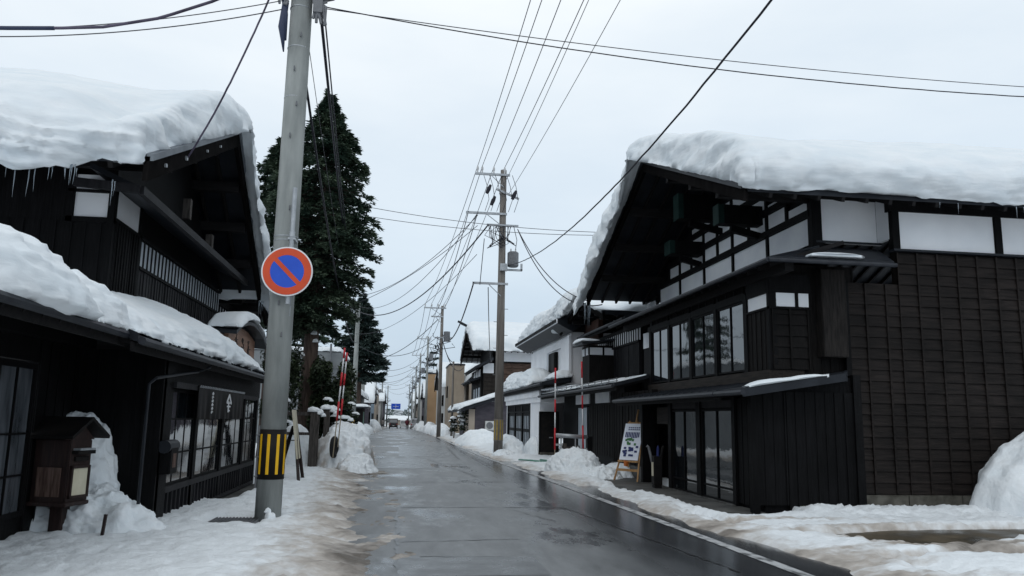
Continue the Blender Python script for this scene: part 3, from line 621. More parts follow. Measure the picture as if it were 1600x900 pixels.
# upper street front under the gable
m = MB(); m.prism([(13.9, 4.3), (22.9, 4.3), (22.9, 5.72), (18.2, 7.62), (13.9, 5.92)], lambda p: (7.78, p[0], p[1]), lambda p: (8.0, p[0], p[1])); m.build('upper_wall', 'blackwood', h1)
def zroof1(y): return float(np.interp(y, [12.55, 18.2, 24.2], [5.46, 7.76, 5.26]))
rows = [(4.93, 5.45, 1.8), (5.63, 5.93, .9), (6.08, 6.36, .9), (6.52, 6.80, .9)]
beams = MB()
for z0_, z1_, pit in rows:
    y = 13.95
    while y < 22.8:
        if min(zroof1(y+.1), zroof1(y+pit-.1)) > z0_+.35:
            m = MB(); UF.box(m, y+.06, y+pit-.06, -.02, .012, z0_, min(z1_, min(zroof1(y+.1), zroof1(y+pit-.1))-.28)); m.build('plaster_panel', 'plaster_old', h1)
        UF.box(beams, y-.045, y+.045, -.02, .05, z0_-.1, min(z1_+.1, zroof1(y)-.1)); y += pit
    UF.box(beams, 13.9+max(0, (z1_-5.6))*2.2, 22.9-max(0, (z1_-5.6))*2.2, -.02, .09, z1_+.01, z1_+.14)
beams.build('timber_frame', 'blackwood', h1)
for y, z, hh, ww, xs_ in ((18.2, 6.72, .62, .36, 6.6), (16.1, 6.0, .42, .3, 6.75), (19.6, 6.0, .34, .45, 6.85)):
    m = MB(); m.box(xs_, 7.8, y-ww/2, y+ww/2, z-hh/2, z+hh/2); m.bar((xs_+.3, y, z-hh/2-.08), (7.8, y, z-hh/2-.25), .14, .14); pe = m.build('purlin_end', 'blackwood', h1)
    m = MB(); m.box(xs_-.03, xs_-.002, y-ww/2-.01, y+ww/2+.01, z-hh/2-.01, z+hh/2+.01); m.box(xs_-.03, xs_+.1, y-ww/2-.012, y-ww/2-.003, z-hh/2, z+hh/2); m.build('copper_cap', 'copper', pe)
# skirt roof that turns the corner
m = MB()
m.prism([(6.2, 4.34), (7.78, 4.86), (7.78, 4.78), (6.2, 4.26)], lambda p: (p[0], 12.55+(p[0]-6.2)*.75, p[1]), lambda p: (p[0], 22.9, p[1]))
m.prism([(12.55, 4.34), (13.86, 4.86), (13.86, 4.78), (12.55, 4.26)], lambda p: (6.2+(p[0]-12.55)*1.2, p[0]+.003, p[1]), lambda p: (8.5+(p[0]-12.55)*.42, p[0]+.003, p[1]))
sk = m.build('skirt_roof', 'roofmetal', h1)
m = MB(); m.tube([(6.14, 12.5, 4.27), (6.14, 22.9, 4.27)], .045); m.tube([(6.14, 12.5, 4.265), (8.5, 12.5, 4.265)], .04); m.build('gutter', 'gutter', sk)
m = MB(); y = 12.8
while y < 22.8: m.bar((6.3, y, 4.24), (7.7, y, 4.7), .05, .07); y += .45
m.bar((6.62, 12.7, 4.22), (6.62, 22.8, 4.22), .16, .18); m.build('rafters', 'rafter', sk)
# weathered corner post and dark wall behind it
m = MB(); m.box(7.5, 7.98, 13.24, 13.5, 2.7, 4.3); m.build('corner_post', 'darkpost', h1, bevel=.012)
m = MB(); Wall('-y', 13.5).vboards(m, 6.6, 8.27, 2.3, 4.4, .16); m.build('corner_wall', 'darkwood', h1)
# glazed bay on the first floor
BF = Wall('-x', 6.6)
m = MB(); m.box(6.62, 7.9, 14.4, 20.5, 2.5, 4.2); m.build('bay_core', 'blackwood', h1)
m = MB(); BF.box(m, 13.42, 20.5, -.6, .06, 2.2, 2.46); BF.box(m, 13.42, 20.5, -.6, .035, 2.04, 2.19); m.build('bay_sill', 'plankwood', h1)
m = MB()
for k in range(5): a = 14.42+k*1.475; BF.box(m, a-.075, a+.075, -.1, .05, 2.46, 3.95)
BF.box(m, 14.4, 20.5, -.1, .045, 3.86, 3.99); BF.box(m, 13.45, 20.5, -.1, .03, 4.15, 4.22); m.build('bay_frame', 'blackwood', h1)
for k in range(4):
    a = 14.42+k*1.475+.08; window(BF, h1, a, a+1.315, 2.49, 3.85, nv=1, fw=.035)
for k in range(4):
    a = 14.42+k*1.475+.10; window(BF, h1, a, a+1.27, 3.995, 4.145, nv=2, fw=.02, pane='bargedark', name='transom_light')
m = MB(); BF.vboards(m, 13.42, 14.33, 2.47, 3.57, .2); Wall('-y', 13.42).clap(m, 6.6, 7.3, 2.47, 3.57, .2, .35); m.build('bay_end', 'darkwood', h1)
m = MB(); BF.box(m, 13.40, 13.48, -.1, .05, 2.46, 4.2); Wall('-y', 13.42).box(m, 6.56, 7.35, -.1, .05, 3.56, 3.60); BF.box(m, 13.4, 14.35, -.1, .05, 3.56, 3.60)
Wall('-y', 13.42).box(m, 6.56, 7.35, -.1, .04, 3.86, 4.2); BF.box(m, 13.4, 14.35, -.1, .04, 3.86, 4.2); Wall('-y', 13.42).box(m, 7.07, 7.12, -.1, .04, 3.6, 3.86)
m.build('bay_end_frame', 'blackwood', h1)
m = MB(); BF.box(m, 13.49, 14.33, -.1, .012, 3.603, 3.857); m.build('plaster_panel', 'plaster', h1)
m = MB(); Wall('-y', 13.42).box(m, 6.63, 7.065, -.08, .012, 3.603, 3.857); m.build('plaster_panel', 'plaster', h1)
m = MB(); Wall('-y', 13.42).box(m, 7.125, 7.33, -.08, .012, 3.603, 3.857); m.build('plaster_panel', 'plaster', h1)
# pent roof over the shop front and its end roof
lr = lean_roof(h1, 5.55, 2.06, 6.6, 2.26, 13.45, 20.1)
m = MB(); m.hexa([(5.55, 12.3, 2.0), (7.28, 12.3, 2.28), (7.95, 13.38, 2.40), (5.55, 13.43, 2.0), (5.55, 12.3, 2.063), (7.28, 12.3, 2.343), (7.95, 13.38, 2.463), (5.55, 13.43, 2.063)])
m.bar((5.5, 12.28, 1.99), (7.31, 12.28, 2.285), .05, .13); m.bar((7.31, 12.28, 2.285), (7.97, 13.36, 2.40), .05, .15); er = m.build('pent_roof', 'roofmetal', h1)
m = MB(); m.tube([(5.5, 12.25, 2.0), (5.5, 13.4, 2.0)], .045); m.build('gutter', 'gutter', er)
# end wall of the lean-to
EW = Wall('-y', 12.9)
m = MB(); EW.vboards(m, 5.95, 7.85, .16, 2.05, .19); m.prism([(5.95, 1.9), (7.85, 1.9), (7.85, 2.33), (5.95, 2.06)], lambda p: (p[0], 12.93, p[1]), lambda p: (p[0], 13.1, p[1])); m.build('lean_to_wall', 'blackwood', h1)
m = MB(); EW.box(m, 6.75, 7.88, -.2, .04, -.1, .155); m.build('stone_base', 'moss', h1)
m = MB(); EW.box(m, 5.9, 6.02, -.1, .04, 0, 2.02); m.build('post', 'blackwood', h1)
m = MB(); EW.box(m, 6.55, 6.63, 0, .035, .05, 2.05); m.build('post', 'blackwood', h1)
m = MB(); m.box(7.78, 7.92, 12.84, 13.42, .16, 2.36); m.build('post', 'blackwood', h1)
# ground floor front
GF = Wall('-x', 6.12)
m = MB(); m.box(6.15, 6.6, 12.95, 17.5, 0, 2.1); m.box(6.7, 7.0, 17.4, 20.2, 0, 2.2); GF.vboards(m, 13.0, 13.95, .1, 1.95, .22); m.build('ground_wall', 'blackwood', h1)
m = MB(); Wall('-x', 6.3).vboards(m, 19.3, 23.0, .35, 2.3, .3); m.build('ground_wall', 'darkwood', h1)
for a, ww in ((13.98, .14), (15.72, .22), (17.45, .2)):
    m = MB(); GF.box(m, a-ww/2, a+ww/2, -.05, .06, .02, 1.98); m.build('door_post', 'blackwood', h1)
m = MB(); m.box(5.98, 6.3, 19.2, 19.35, 0, 2.1); m.build('post', 'blackwood', h1)
m = MB(); GF.box(m, 14.05, 17.35, -.02, .03, 1.79, 1.93); m.build('transom_board', 'paper' if 0 else 'barge', h1)
for a in (14.07, 15.85):
    w_ = 1.52
    o = window(GF, h1, a, a+w_, .04, 1.77, nv=1, fw=.045, d=.03, name='glass_door', zs=[.30], bars=.035)
m = MB(); GF.box(m, 13.95, 17.55, -.05, .12, -.05, .055); m.build('threshold', 'concrete2', h1)
m = MB(); m.box(6.2, 6.45, 17.9, 18.75, 1.45, 1.85); m.build('entrance_box', 'plankwood', h1, bevel=.01)
m = MB(); m.box(6.22, 6.35, 19.4, 23, -.05, .34); m.build('base_course', 'concrete2', h1)
# its snow
def T1(u, v): return .76+.12*float(sm(9, 13, u))+.14*np.exp(-((u-5.6)/1.2)**2)+.16*fbm(np.stack([np.full_like(v, u)*.35, v*.35, 0*v], -1), 1, 2, seed=51)+.12*np.sin(u*.55+1)*np.exp(-((v-15.5)/3)**2)-.30*np.exp(-((u-12.6)/1.6)**2-((v-14.6)/.45)**2)
roof_snow('thick snow on the roof of the large black house on the right', (5.8, 19), PROF1, T1, ov=(.10, .06), droop=(.08, .05), seed=60, N=230, endr=(.42, .5), endo=(.46, 0), rr=1.5, rough=1.3, edgew=.6, bulge=(.3, .1), ragged=.6, setback=.38, curl=.62)
roof_snow('thin snow line along the sloping end of the pent roof by the clapboard wall', (12.3, 12.5), [(5.62, 2.075), (6.95, 2.29)], lambda u, v: .05+0*v, ov=(.03, .05), droop=(.01, .01), axis='y', endr=(.1, .1), endo=(.05, 0), seed=61, N=80, rr=.2, strata=0, rough=.4)
roof_snow('snow strip on the skirt roof under the white plaster corner', (12.52, 12.66), [(6.9, 4.36), (7.9, 4.36)], lambda u, v: .035+0*v, ov=(.0, .0), droop=(.01, .01), axis='y', endr=(.1, .1), endo=(.03, 0), seed=62, N=60, rr=.2, strata=0, rough=.4)
icicles([(5.72+rnd.uniform(0, .25), 24.35+rnd.uniform(-.2, .2), 5.18) for k in range(9)], 'long icicle at the far eave corner of the large right-hand house', 'icicles at the far gable corner on the right', .3, .9)
icicles([(x+rnd.uniform(-.03, .03), 12.5, 5.46) for x in (10.9, 11.05, 11.3, 11.55, 9.4, 9.75, 11.9)], 'short icicle under the long near eave of the large right-hand house', 'icicles over the clapboard wall', .1, .32)

# ================================================================== RIGHT: second merchant house
h2 = thing('merchant_house', 'second black wooden merchant house with slatted upper windows and white-banded corner box', 'house', (9, 26.5, 0))
PROF2 = [(24.3, 4.95), (27.3, 5.85), (31.2, 5.15)]
gable_roof(h2, 6.35, 17, PROF2)
m = MB(); m.prism([(23.1, 3), (28.6, 3), (28.6, 5.2), (27.3, 5.6), (24.4, 4.8), (23.1, 4.5)], lambda p: (7.8, p[0], p[1]), lambda p: (8.0, p[0], p[1])); m.box(7.15, 12, 22.95, 28.6, 0, 4.4); m.build('wall', 'blackwood', h2)
U2 = Wall('-x', 7.78)
bm_ = MB()
for z0_, z1_, pit in ((5.0, 5.22, .62), ):
    y = 23.5
    while y < 28.3:
        m = MB(); U2.box(m, y+.05, y+pit-.05, -.02, .012, z0_, z1_); m.build('plaster_panel', 'plaster_old', h2); y += pit
    U2.box(bm_, 23.2, 28.6, -.02, .07, z1_+.02, z1_+.11); U2.box(bm_, 23.2, 28.6, -.02, .06, z0_-.11, z0_-.02)
bm_.build('timber_frame', 'blackwood', h2)
lean_roof(h2, 6.65, 4.62, 7.78, 4.95, 23.05, 29.2, name='skirt_roof')
F2 = Wall('-x', 7.1)
m = MB(); F2.vboards(m, 23.0, 27.9, 2.8, 3.9, .14); m.build('upper_boards', 'greywall' if 0 else 'barge', h2)
m = MB(); F2.box(m, 22.95, 28, -.02, .02, 3.92, 4.32); sl = m.build('lattice_window', 'plaster_old', h2)
m = MB(); a = 23.0
while a < 27.9: F2.box(m, a, a+.09, .02, .035, 3.9, 4.36); a += .245
F2.box(m, 22.9, 28, -.02, .08, 4.32, 4.42); F2.box(m, 22.9, 28, -.02, .08, 3.86, 3.92); m.build('slats', 'blackwood', sl)
# end strip by the bay of the first house
m = MB(); Wall('-x', 6.75).box(m, 20.6, 21.4, -.2, .02, 2.4, 3.5); m.build('side_panel', 'blackwood', h1)
m = MB(); Wall('-x', 6.73).box(m, 20.65, 20.98, -.2, .03, 3.5, 3.92); Wall('-x', 6.73).box(m, 21.03, 21.36, -.2, .03, 3.5, 3.92); m.build('side_light', 'plaster_old', h1)
# corner box
m = MB(); m.box(6.25, 7.1, 25.9, 26.9, 2.75, 3.68); m.box(6.24, 7.1, 25.89, 26.91, 3.92, 4.0); bx_ = m.build('corner_box', 'darkwood', h2)
m = MB(); m.box(6.24, 7.08, 25.88, 26.9, 3.68, 3.92); m.build('white_band', 'plaster_old', bx_)
m = MB(); m.box(6.215, 6.26, 25.86, 25.92, 3.68, 3.92); m.box(6.215, 6.26, 26.38, 26.43, 3.68, 3.92); m.box(6.70, 6.76, 25.86, 25.9, 3.68, 3.92); m.build('band_frame', 'blackwood', bx_)
m = MB(); m.prism([(25.65, 4.02), (27.1, 4.02), (27.1, 4.08), (25.65, 4.08)], lambda p: (5.95, p[0], p[1]-.02), lambda p: (7.1, p[0], p[1]+.15)); m.build('box_roof', 'roofmetal', bx_)
roof_snow('small snow cap on the roof of the white-banded corner box', (5.98, 6.6), [(25.7, 4.1), (27.05, 4.1)], lambda u, v: .13+0*v, ov=(.02, .02), droop=(0, 0), endr=(.15, .2), endo=(.02, 0), seed=65, N=40, rr=.2, strata=0, rough=.5)
# pent roof with snow guards
pr_ = lean_roof(h2, 5.6, 2.47, 7.1, 2.85, 20.4, 31.6)
m = MB(); m.tube([(5.72, 20.5, 2.62), (5.72, 31.5, 2.62)], .014, 6); m.tube([(5.72, 20.5, 2.56), (5.72, 31.5, 2.56)], .012, 6)
y = 20.6
while y < 31.5: m.bar((5.72, y, 2.48), (5.72, y, 2.65), .02, .02); y += .8
m.build('snow_guard', 'darksteel', pr_)
roof_snow('patchy thin snow along the pent roof with the snow guard rail', (20.5, 31.4), [(5.66, 2.50), (6.5, 2.71)], lambda u, v: np.clip(.02+.14*fbm(np.stack([0*v+u*1.1, v*2, 0*v], -1), 1, 3, seed=71)+.05, .0, .3), ov=(.01, .01), droop=(0, 0), axis='y', endr=(.3, .3), endo=(0, 0), seed=66, N=50, rr=.2, strata=0, rough=.9)
G2 = Wall('-x', 6.6)
m = MB(); m.box(6.62, 7.2, 23.0, 31.9, 0, 2.6); m.build('ground_wall', 'blackwood', h2)
m = MB(); G2.vboards(m, 23.0, 27.3, .4, 2.0, .3); m.build('board_wall', 'darkwood', h2)
for a, b in ((24.6, 26.4), (27.3, 28.3), (28.45, 29.4)):
    m = MB(); G2.box(m, a, b, -.02, .02, 2.08, 2.42); m.build('plaster_panel', 'plaster_old', h2)
window(G2, h2, 27.5, 29.1, .4, 2.0, nv=1, fw=.05, name='entrance_door', pane='paper')
m = MB(); m.box(7.12, 7.3, 28.1, 30.4, 2.8, 5.2); m.build('red_brown_wall', 'redwood', h2)
roof_snow('deep snow on the gable roof of the second black house', (6.35, 17), PROF2, lambda u, v: (.03+.25*float(sm(6.9, 7.5, u)))*np.where(v < 27, 1, 0)+np.clip((v-26)/2.5, 0, 1)*.7, ov=(.0, .2), droop=(.0, .2), seed=67, N=120, endr=(.4, .5), endo=(.3, 0), rr=1.2)

# ================================================================== RIGHT: white storehouse
h3 = thing('storehouse', 'white plastered storehouse with dark tiled eaves and deep snow on both roofs', 'storehouse', (9, 36, 0))
m = MB(); m.box(6.62, 12, 30.4, 39.6, 2.9, 5.05); m.build('upper_wall', 'plaster', h3)
m = MB(); m.box(6.55, 6.64, 30.35, 32.1, 2.9, 4.75); m.box(6.55, 6.64, 35.3, 39.6, 2.9, 4.75); m.box(6.55, 6.64, 32.1, 35.3, 4.45, 4.75); m.box(6.50, 6.6, 30.3, 30.7, 2.9, 4.8); m.build('plaster_surround', 'plaster', h3)
m = MB(); m.box(6.48, 6.60, 33.0, 34.5, 3.1, 4.35); w3 = m.build('window', 'blackwood', h3)
m = MB(); m.box(6.45, 6.49, 33.1, 33.7, 3.15, 4.3); m.build('shutter', 'black', w3)
m = MB(); m.prism([(5.9, 5.32), (9, 6.75), (12.2, 5.2), (12.2, 5.05), (9, 6.6), (6.5, 4.85), (5.9, 5.15)], lambda p: (p[0], 29.6, p[1]), lambda p: (p[0], 40.4, p[1])); r3 = m.build('roof', 'roofmetal', h3)
m = MB(); m.box(5.86, 5.9, 29.6, 40.4, 5.16, 5.34)
m.build('eave_edge', 'plaster_old', r3)
m = MB(); y = 29.7
while y < 40.3: m.box(5.82, 5.9, y, y+.16, 5.19, 5.32); m.box(5.83, 5.9, y+.16, y+.301, 5.30, 5.318); y += .3
m.build('eave_tiles', 'black', r3)
roof_snow('deep banked snow on the upper roof of the white storehouse', (29.4, 40.2), [(6.05, 5.42), (9, 6.8), (12, 5.35)], lambda u, v: .75+.12*np.sin(u*.9)+0*v, ov=(.05, .1), droop=(.05, .1), axis='y', seed=68, N=110, endr=(.8, .9), endo=(.1, .1), rr=1.2, strata=2)
# lower part
lr3 = lean_roof(h3, 5.42, 2.92, 6.6, 3.12, 30.2, 42.0, th=.12, name='pent_roof')
m = MB(); m.box(5.50, 5.56, 31.2, 42, 2.64, 2.80); y = 31.25
m.build('tile_band', 'darksteel', lr3)
m = MB(); y = 31.25
while y < 41.9: m.box(5.475, 5.503, y, y+.14, 2.67, 2.78); y += .22
m.build('tile_ends', 'black', lr3)
m = MB(); m.box(5.62, 6.6, 31.6, 42.0, 2.2, 2.66); m.box(5.55, 5.63, 31.5, 42.05, 2.42, 2.64); m.build('plaster_cornice', 'plaster', h3)
for ya_, yb_ in ((32.06, 34.35), (41.6, 42.0)):
    m = MB(); m.box(5.68, 6.3, ya_, yb_, -.1, 2.2); m.build('lower_wall', 'plaster', h3)
L3 = Wall('-x', 5.72)
m = MB(); m.box(5.80, 6.2, 34.35, 41.6, 0, 2.2); m.build('door_recess', 'black', h3)
m = MB(); a = 34.4
while a < 41.6: L3.box(m, a, a+.16, 0, .03, 1.86, 2.18); a += .3
L3.box(m, 34.35, 41.6, -.05, .05, 1.80, 1.87); L3.box(m, 34.35, 41.6, -.05, .05, 2.14, 2.2)
for a in (34.35, 36.6, 38.9, 41.4): L3.box(m, a, a+.26, -.06, .06, 0, 2.2)
m.build('lattice_frame', 'blackwood', h3)
for a in (34.7, 37.0, 39.3): window(L3, h3, a, a+1.8, .25, 1.78, nv=3, nh=1, fw=.12, d=.02, name='lattice_door', pane='paper', bars=.14)
roof_snow('big bulging snow heap on the pent roof of the white storehouse', (33.4, 41.7), [(5.5, 2.98), (6.55, 3.15)], lambda u, v: .66+.1*np.sin(u*1.3)+0*v, ov=(.12, .0), droop=(.12, 0), axis='y', seed=69, N=60, endr=(2.6, .8), endo=(.0, .2), rr=.3, strata=.6, rough=1.6, crumb=.8)
roof_snow('small wedge of snow at the near end of the storehouse pent roof', (30.1, 32.2), [(5.9, 3.05), (6.6, 3.15)], lambda u, v: .3+0*v, ov=(.02, .0), droop=(0, 0), axis='y', seed=70, N=40, endr=(.3, 1.4), endo=(.0, 0), rr=.2, strata=0, rough=.8)
bd = thing('door_panel', 'black panelled door leaf standing on a concrete step before the white storehouse', 'door', (6.0, 31.95, 0))
m = MB(); m.box(5.68, 6.4, 31.9, 31.98, .22, 1.78); m.build('leaf', 'black', bd)
m = MB(); m.box(5.64, 5.7, 31.86, 32.0, .05, 1.82); m.box(5.64, 6.44, 31.84, 31.99, 1.78, 1.83); m.box(6.38, 6.44, 31.86, 32.0, .05, 1.8); m.build('frame', 'blackwood', bd)
m = MB(); m.box(6.05, 6.2, 31.885, 31.9, .78, .82); m.build('name_plate', 'steel', bd)
m = MB(); m.box(5.66, 6.45, 31.85, 32.05, -.1, .218); m.build('step', 'stone', bd)

# ================================================================== RIGHT: shed, house behind, beige buildings
sh = thing('shed', 'low grey shed with sloping snowy roof behind the brown utility pole', 'shed', (6, 57, 0))
m = MB(); m.prism([(4.95, -.2), (9, -.2), (9, 3.7), (4.95, 2.35)], lambda p: (p[0], 52, p[1]), lambda p: (p[0], 65, p[1])); m.build('wall', 'greywall', sh)
m = MB(); m.box(4.55, 4.93, 51.9, 52.2, -.1, 2.1); m.box(4.9, 4.94, 54, 60, 0, 1.8); m.build('corner_post', 'sandwall', sh)
m = MB(); m.box(4.90, 4.95, 52.8, 56.0, 0, 1.85); m.build('shutter', 'black', sh)
m = MB(); m.prism([(4.0, 2.12), (9.2, 3.85), (9.2, 3.65), (4.0, 1.92)], lambda p: (p[0], 51.4, p[1]), lambda p: (p[0], 65.5, p[1])); m.build('roof', 'roofmetal', sh)
roof_snow('smooth snow layer on the sloping roof of the grey shed', (51.5, 65), [(4.05, 2.18), (9.0, 3.82)], lambda u, v: .26+0*v, ov=(.08, .05), droop=(.1, 0), axis='y', seed=72, N=70, endr=(.3, .5), endo=(.05, 0), rr=.3, strata=.3)
ac = thing('air_conditioner', 'white outdoor air conditioner unit on the grey shed wall', 'air conditioner', (5.95, 51.8, .75))
m = MB(); m.box(5.6, 6.3, 51.65, 51.95, .78, 1.36); m.build('casing', 'ac', ac, bevel=.02)
m = MB(); m.tube([(5.88, 51.62, 1.07), (5.88, 51.66, 1.07)], .22, 20); m.build('fan_grille', 'darksteel', ac)
m = MB(); m.box(5.6, 6.3, 51.7, 52, .70, .76); m.build('bracket', 'steel', ac)

h4 = thing('merchant_house', 'distant merchant house with brown clapboard panels, snowy gable roof and upturned ridge end', 'house', (9, 60, 0))
PROF4 = [(55.0, 6.3), (60.5, 8.25), (66, 6.3)]
rf4 = gable_roof(h4, 5.0, 16, PROF4, barge=.5)
m = MB(); m.bar((4.45, 60.5, 8.75), (5.4, 60.5, 8.3), .22, .18); m.bar((4.25, 60.5, 8.85), (4.5, 60.5, 8.75), .25, .14); m.build('ridge_end', 'roofmetal', rf4)
W4 = Wall('-y', 56.2); X4 = Wall('-x', 6.4)
m = MB(); m.prism([(56.25, 0), (65, 0), (65, 6.4), (60.5, 7.95), (56.25, 6.4)], lambda p: (6.5, p[0], p[1]), lambda p: (14, p[0], p[1])); m.build('wall', 'blackwood', h4)
m = MB(); W4.clap(m, 7.1, 13, 3.0, 5.45, .42, .8, .09); m.build('clapboard_wall', 'clapbrown', h4)
m = MB(); W4.clap(m, 5.9, 7.1, 2.9, 5.2, .3, .6, .05); m.build('clapboard_wall', 'plankwood', h4)
for a, b in ((6.9, 9.35), (9.5, 11.4)):
    m = MB(); W4.box(m, a, b, 0, .05, 5.55, 6.25); m.build('plaster_panel', 'plaster', h4)
m = MB(); W4.box(m, 6.5, 13, 0, .08, 5.44, 5.54); W4.box(m, 9.35, 9.5, 0, .08, 5.5, 6.3); W4.box(m, 6.7, 6.85, 0, .08, 5.4, 6.3); m.build('timber_frame', 'blackwood', h4)
lean_roof(h4, 5.2, 5.1, 6.5, 5.75, 55.3, 64, th=.15, name='skirt_roof'); lean_roof(h4, 5.0, 4.25, 5.9, 4.5, 57, 64, th=.12, name='skirt_roof')
m = MB(); m.box(5.75, 6.5, 56.6, 64, 0, 5.1); m.build('bay', 'darkwood', h4)
for y in (57.0, 58.8, 60.6):
    m = MB(); m.box(5.70, 5.76, y, y+1.1, 4.5, 5.0); m.build('plaster_panel', 'plaster', h4)
    m = MB(); m.box(5.70, 5.76, y+.2, y+.9, 2.9, 3.7); m.build('window', 'paper', h4)
m = MB(); m.box(5.85, 6.6, 56.12, 56.2, 4.7, 5.4); m.build('plaster_panel', 'plaster', h4)
roof_snow('smooth thick snow on the gable roof of the distant clapboard house', (5.0, 16), PROF4, lambda u, v: .8+0*v, ov=(.1, .2), droop=(.1, .2), seed=73, N=90, endr=(.6, .5), endo=(.05, 0), rr=1.4, strata=.4)
# garden bits by the shed
def snowy_shrub(x, y, h, label, r=.4, seed=0):
    t = thing('shrub', label, 'shrub', (x, y, gz(y)))
    rr = random.Random(seed); m = MB(); lv = MB(); caps = MB()
    m.tube([(x, y, gz(y)), (x+.05, y, gz(y)+h*.7)], [.05, .03], 6)
    for k in range(260):
        a = rr.uniform(0, 6.28); q = rr.uniform(.2, 1)*r; z = gz(y)+h*rr.uniform(.35, 1); c = Vector((x+q*math.cos(a), y+q*math.sin(a), z)); s = .09
        d1 = Vector((rr.uniform(-1, 1), rr.uniform(-1, 1), rr.uniform(-.6, .6)))*s; d2 = Vector((rr.uniform(-1, 1), rr.uniform(-1, 1), rr.uniform(-.6, .6)))*s
        lv.add([c-d1, c+d2, c+d1, c-d2], [(0, 1, 2, 3)])
    m.build('trunk', 'bark', t); lv.build('foliage', 'bushleaf', t, fixn=False)
    for k in range(4):
        a = rr.uniform(0, 6.28); cx_, cy_ = x+.2*math.cos(a)*k/2, y+.2*math.sin(a); z = gz(y)+h*(.55+.13*k)
        m = MB(); lump(m, (cx_, cy_, z), (.26, .24, .14), k+seed); m.build('snow_clump', 'snow', t, smooth=True)
    return t
snowy_shrub(4.35, 53.5, 2.0, 'tied shrub capped with snow beside the grey shed', .4, 3)
snowy_shrub(3.95, 57, 1.6, 'small shrub with snow clumps between shed and far pole', .35, 5)

def block(name, label, cat, x0, x1, y0, y1, h, wall, roof='flat', snow=.4, group=None, wins=(), face='-x', rh=1.6):
    g = gz((y0+y1)/2); t = thing(name, label, cat, ((x0+x1)/2, y0, g), group)
    m = MB(); m.box(x0, x1, y0, y1, g-.3, g+h)
    m.build('wall', wall, t)
    c = x0 if face == '-x' else x1; W_ = Wall(face, c); WY = Wall('-y', y0)
    for (a0, a1, z0, z1) in wins: window(W_, t, y0+a0*(y1-y0), y0+a1*(y1-y0), g+z0, g+z1, nv=1, fw=.06, d=.05, pane='glass_far')
    if roof == 'flat':
        m = MB(); m.box(x0-.06, x1+.06, y0-.06, y1+.06, g+h, g+h+.12); m.build('parapet', 'gutter', t)
        prof = [(y0+.05, g+h+.12), ((y0+y1)/2, g+h+.121), (y1-.05, g+h+.12)]
        roof_snow(label.split(' with ')[0].replace('the ', '')+', snow layer on its flat top', (x0, x1), prof, lambda u, v: snow+0*v, ov=(.03, .03), droop=(.02, .02), seed=int(y0), N=40, endr=(.25, .25), endo=(0, 0), rr=.3, strata=0, rough=.4, group='snow on the distant roofs')
    elif roof == 'gx':     # ridge along X, gable towards the street
        prof = [(y0-.5, g+h-.1), ((y0+y1)/2, g+h+rh), (y1+.5, g+h-.1)]
        xa = x0-.6 if face == '-x' else x1+.6; xb = x1 if face == '-x' else x0
        m = MB(); m.prism([(y0, g+h-.2), (y1, g+h-.2), ((y0+y1)/2, g+h+rh-.2)], lambda p: (x0+.02, p[0], p[1]), lambda p: (x1-.02, p[0], p[1])); m.build('gable', wall, t)
        gable_roof(t, xa, xb, prof, rafters=False)
        roof_snow(label.split(' with ')[0]+', thick snow on its gable roof', (xa, xb), prof, lambda u, v: snow+0*v, ov=(.1, .1), droop=(.1, .1), seed=int(y0), N=60, endr=(.4, .4), endo=(.05, 0), rr=1, strata=.3, group='snow on the distant roofs')
    else:                  # ridge along Y
        prof = [(x0-.5, g+h-.1), ((x0+x1)/2, g+h+rh), (x1+.5, g+h-.1)]
        m = MB(); m.prism([(x0-.5, g+h-.1), ((x0+x1)/2, g+h+rh), (x1+.5, g+h-.1), (x1+.5, g+h-.25), ((x0+x1)/2, g+h+rh-.15), (x0-.5, g+h-.25)], lambda p: (p[0], y0-.4, p[1]), lambda p: (p[0], y1+.4, p[1])); m.build('roof', 'roofmetal', t)
        m = MB(); m.prism([(x0, g+h-.2), (x1, g+h-.2), ((x0+x1)/2, g+h+rh-.2)], lambda p: (p[0], y0+.02, p[1]), lambda p: (p[0], y1-.02, p[1])); m.build('gable', wall, t)
        roof_snow(label.split(' with ')[0]+', thick snow on its street-side roof', (y0-.3, y1+.3), prof, lambda u, v: snow+0*v, ov=(.12, .1), droop=(.12, .1), axis='y', seed=int(y0), N=60, endr=(.4, .4), endo=(.05, .05), rr=1, strata=.3, group='snow on the distant roofs')
    return t
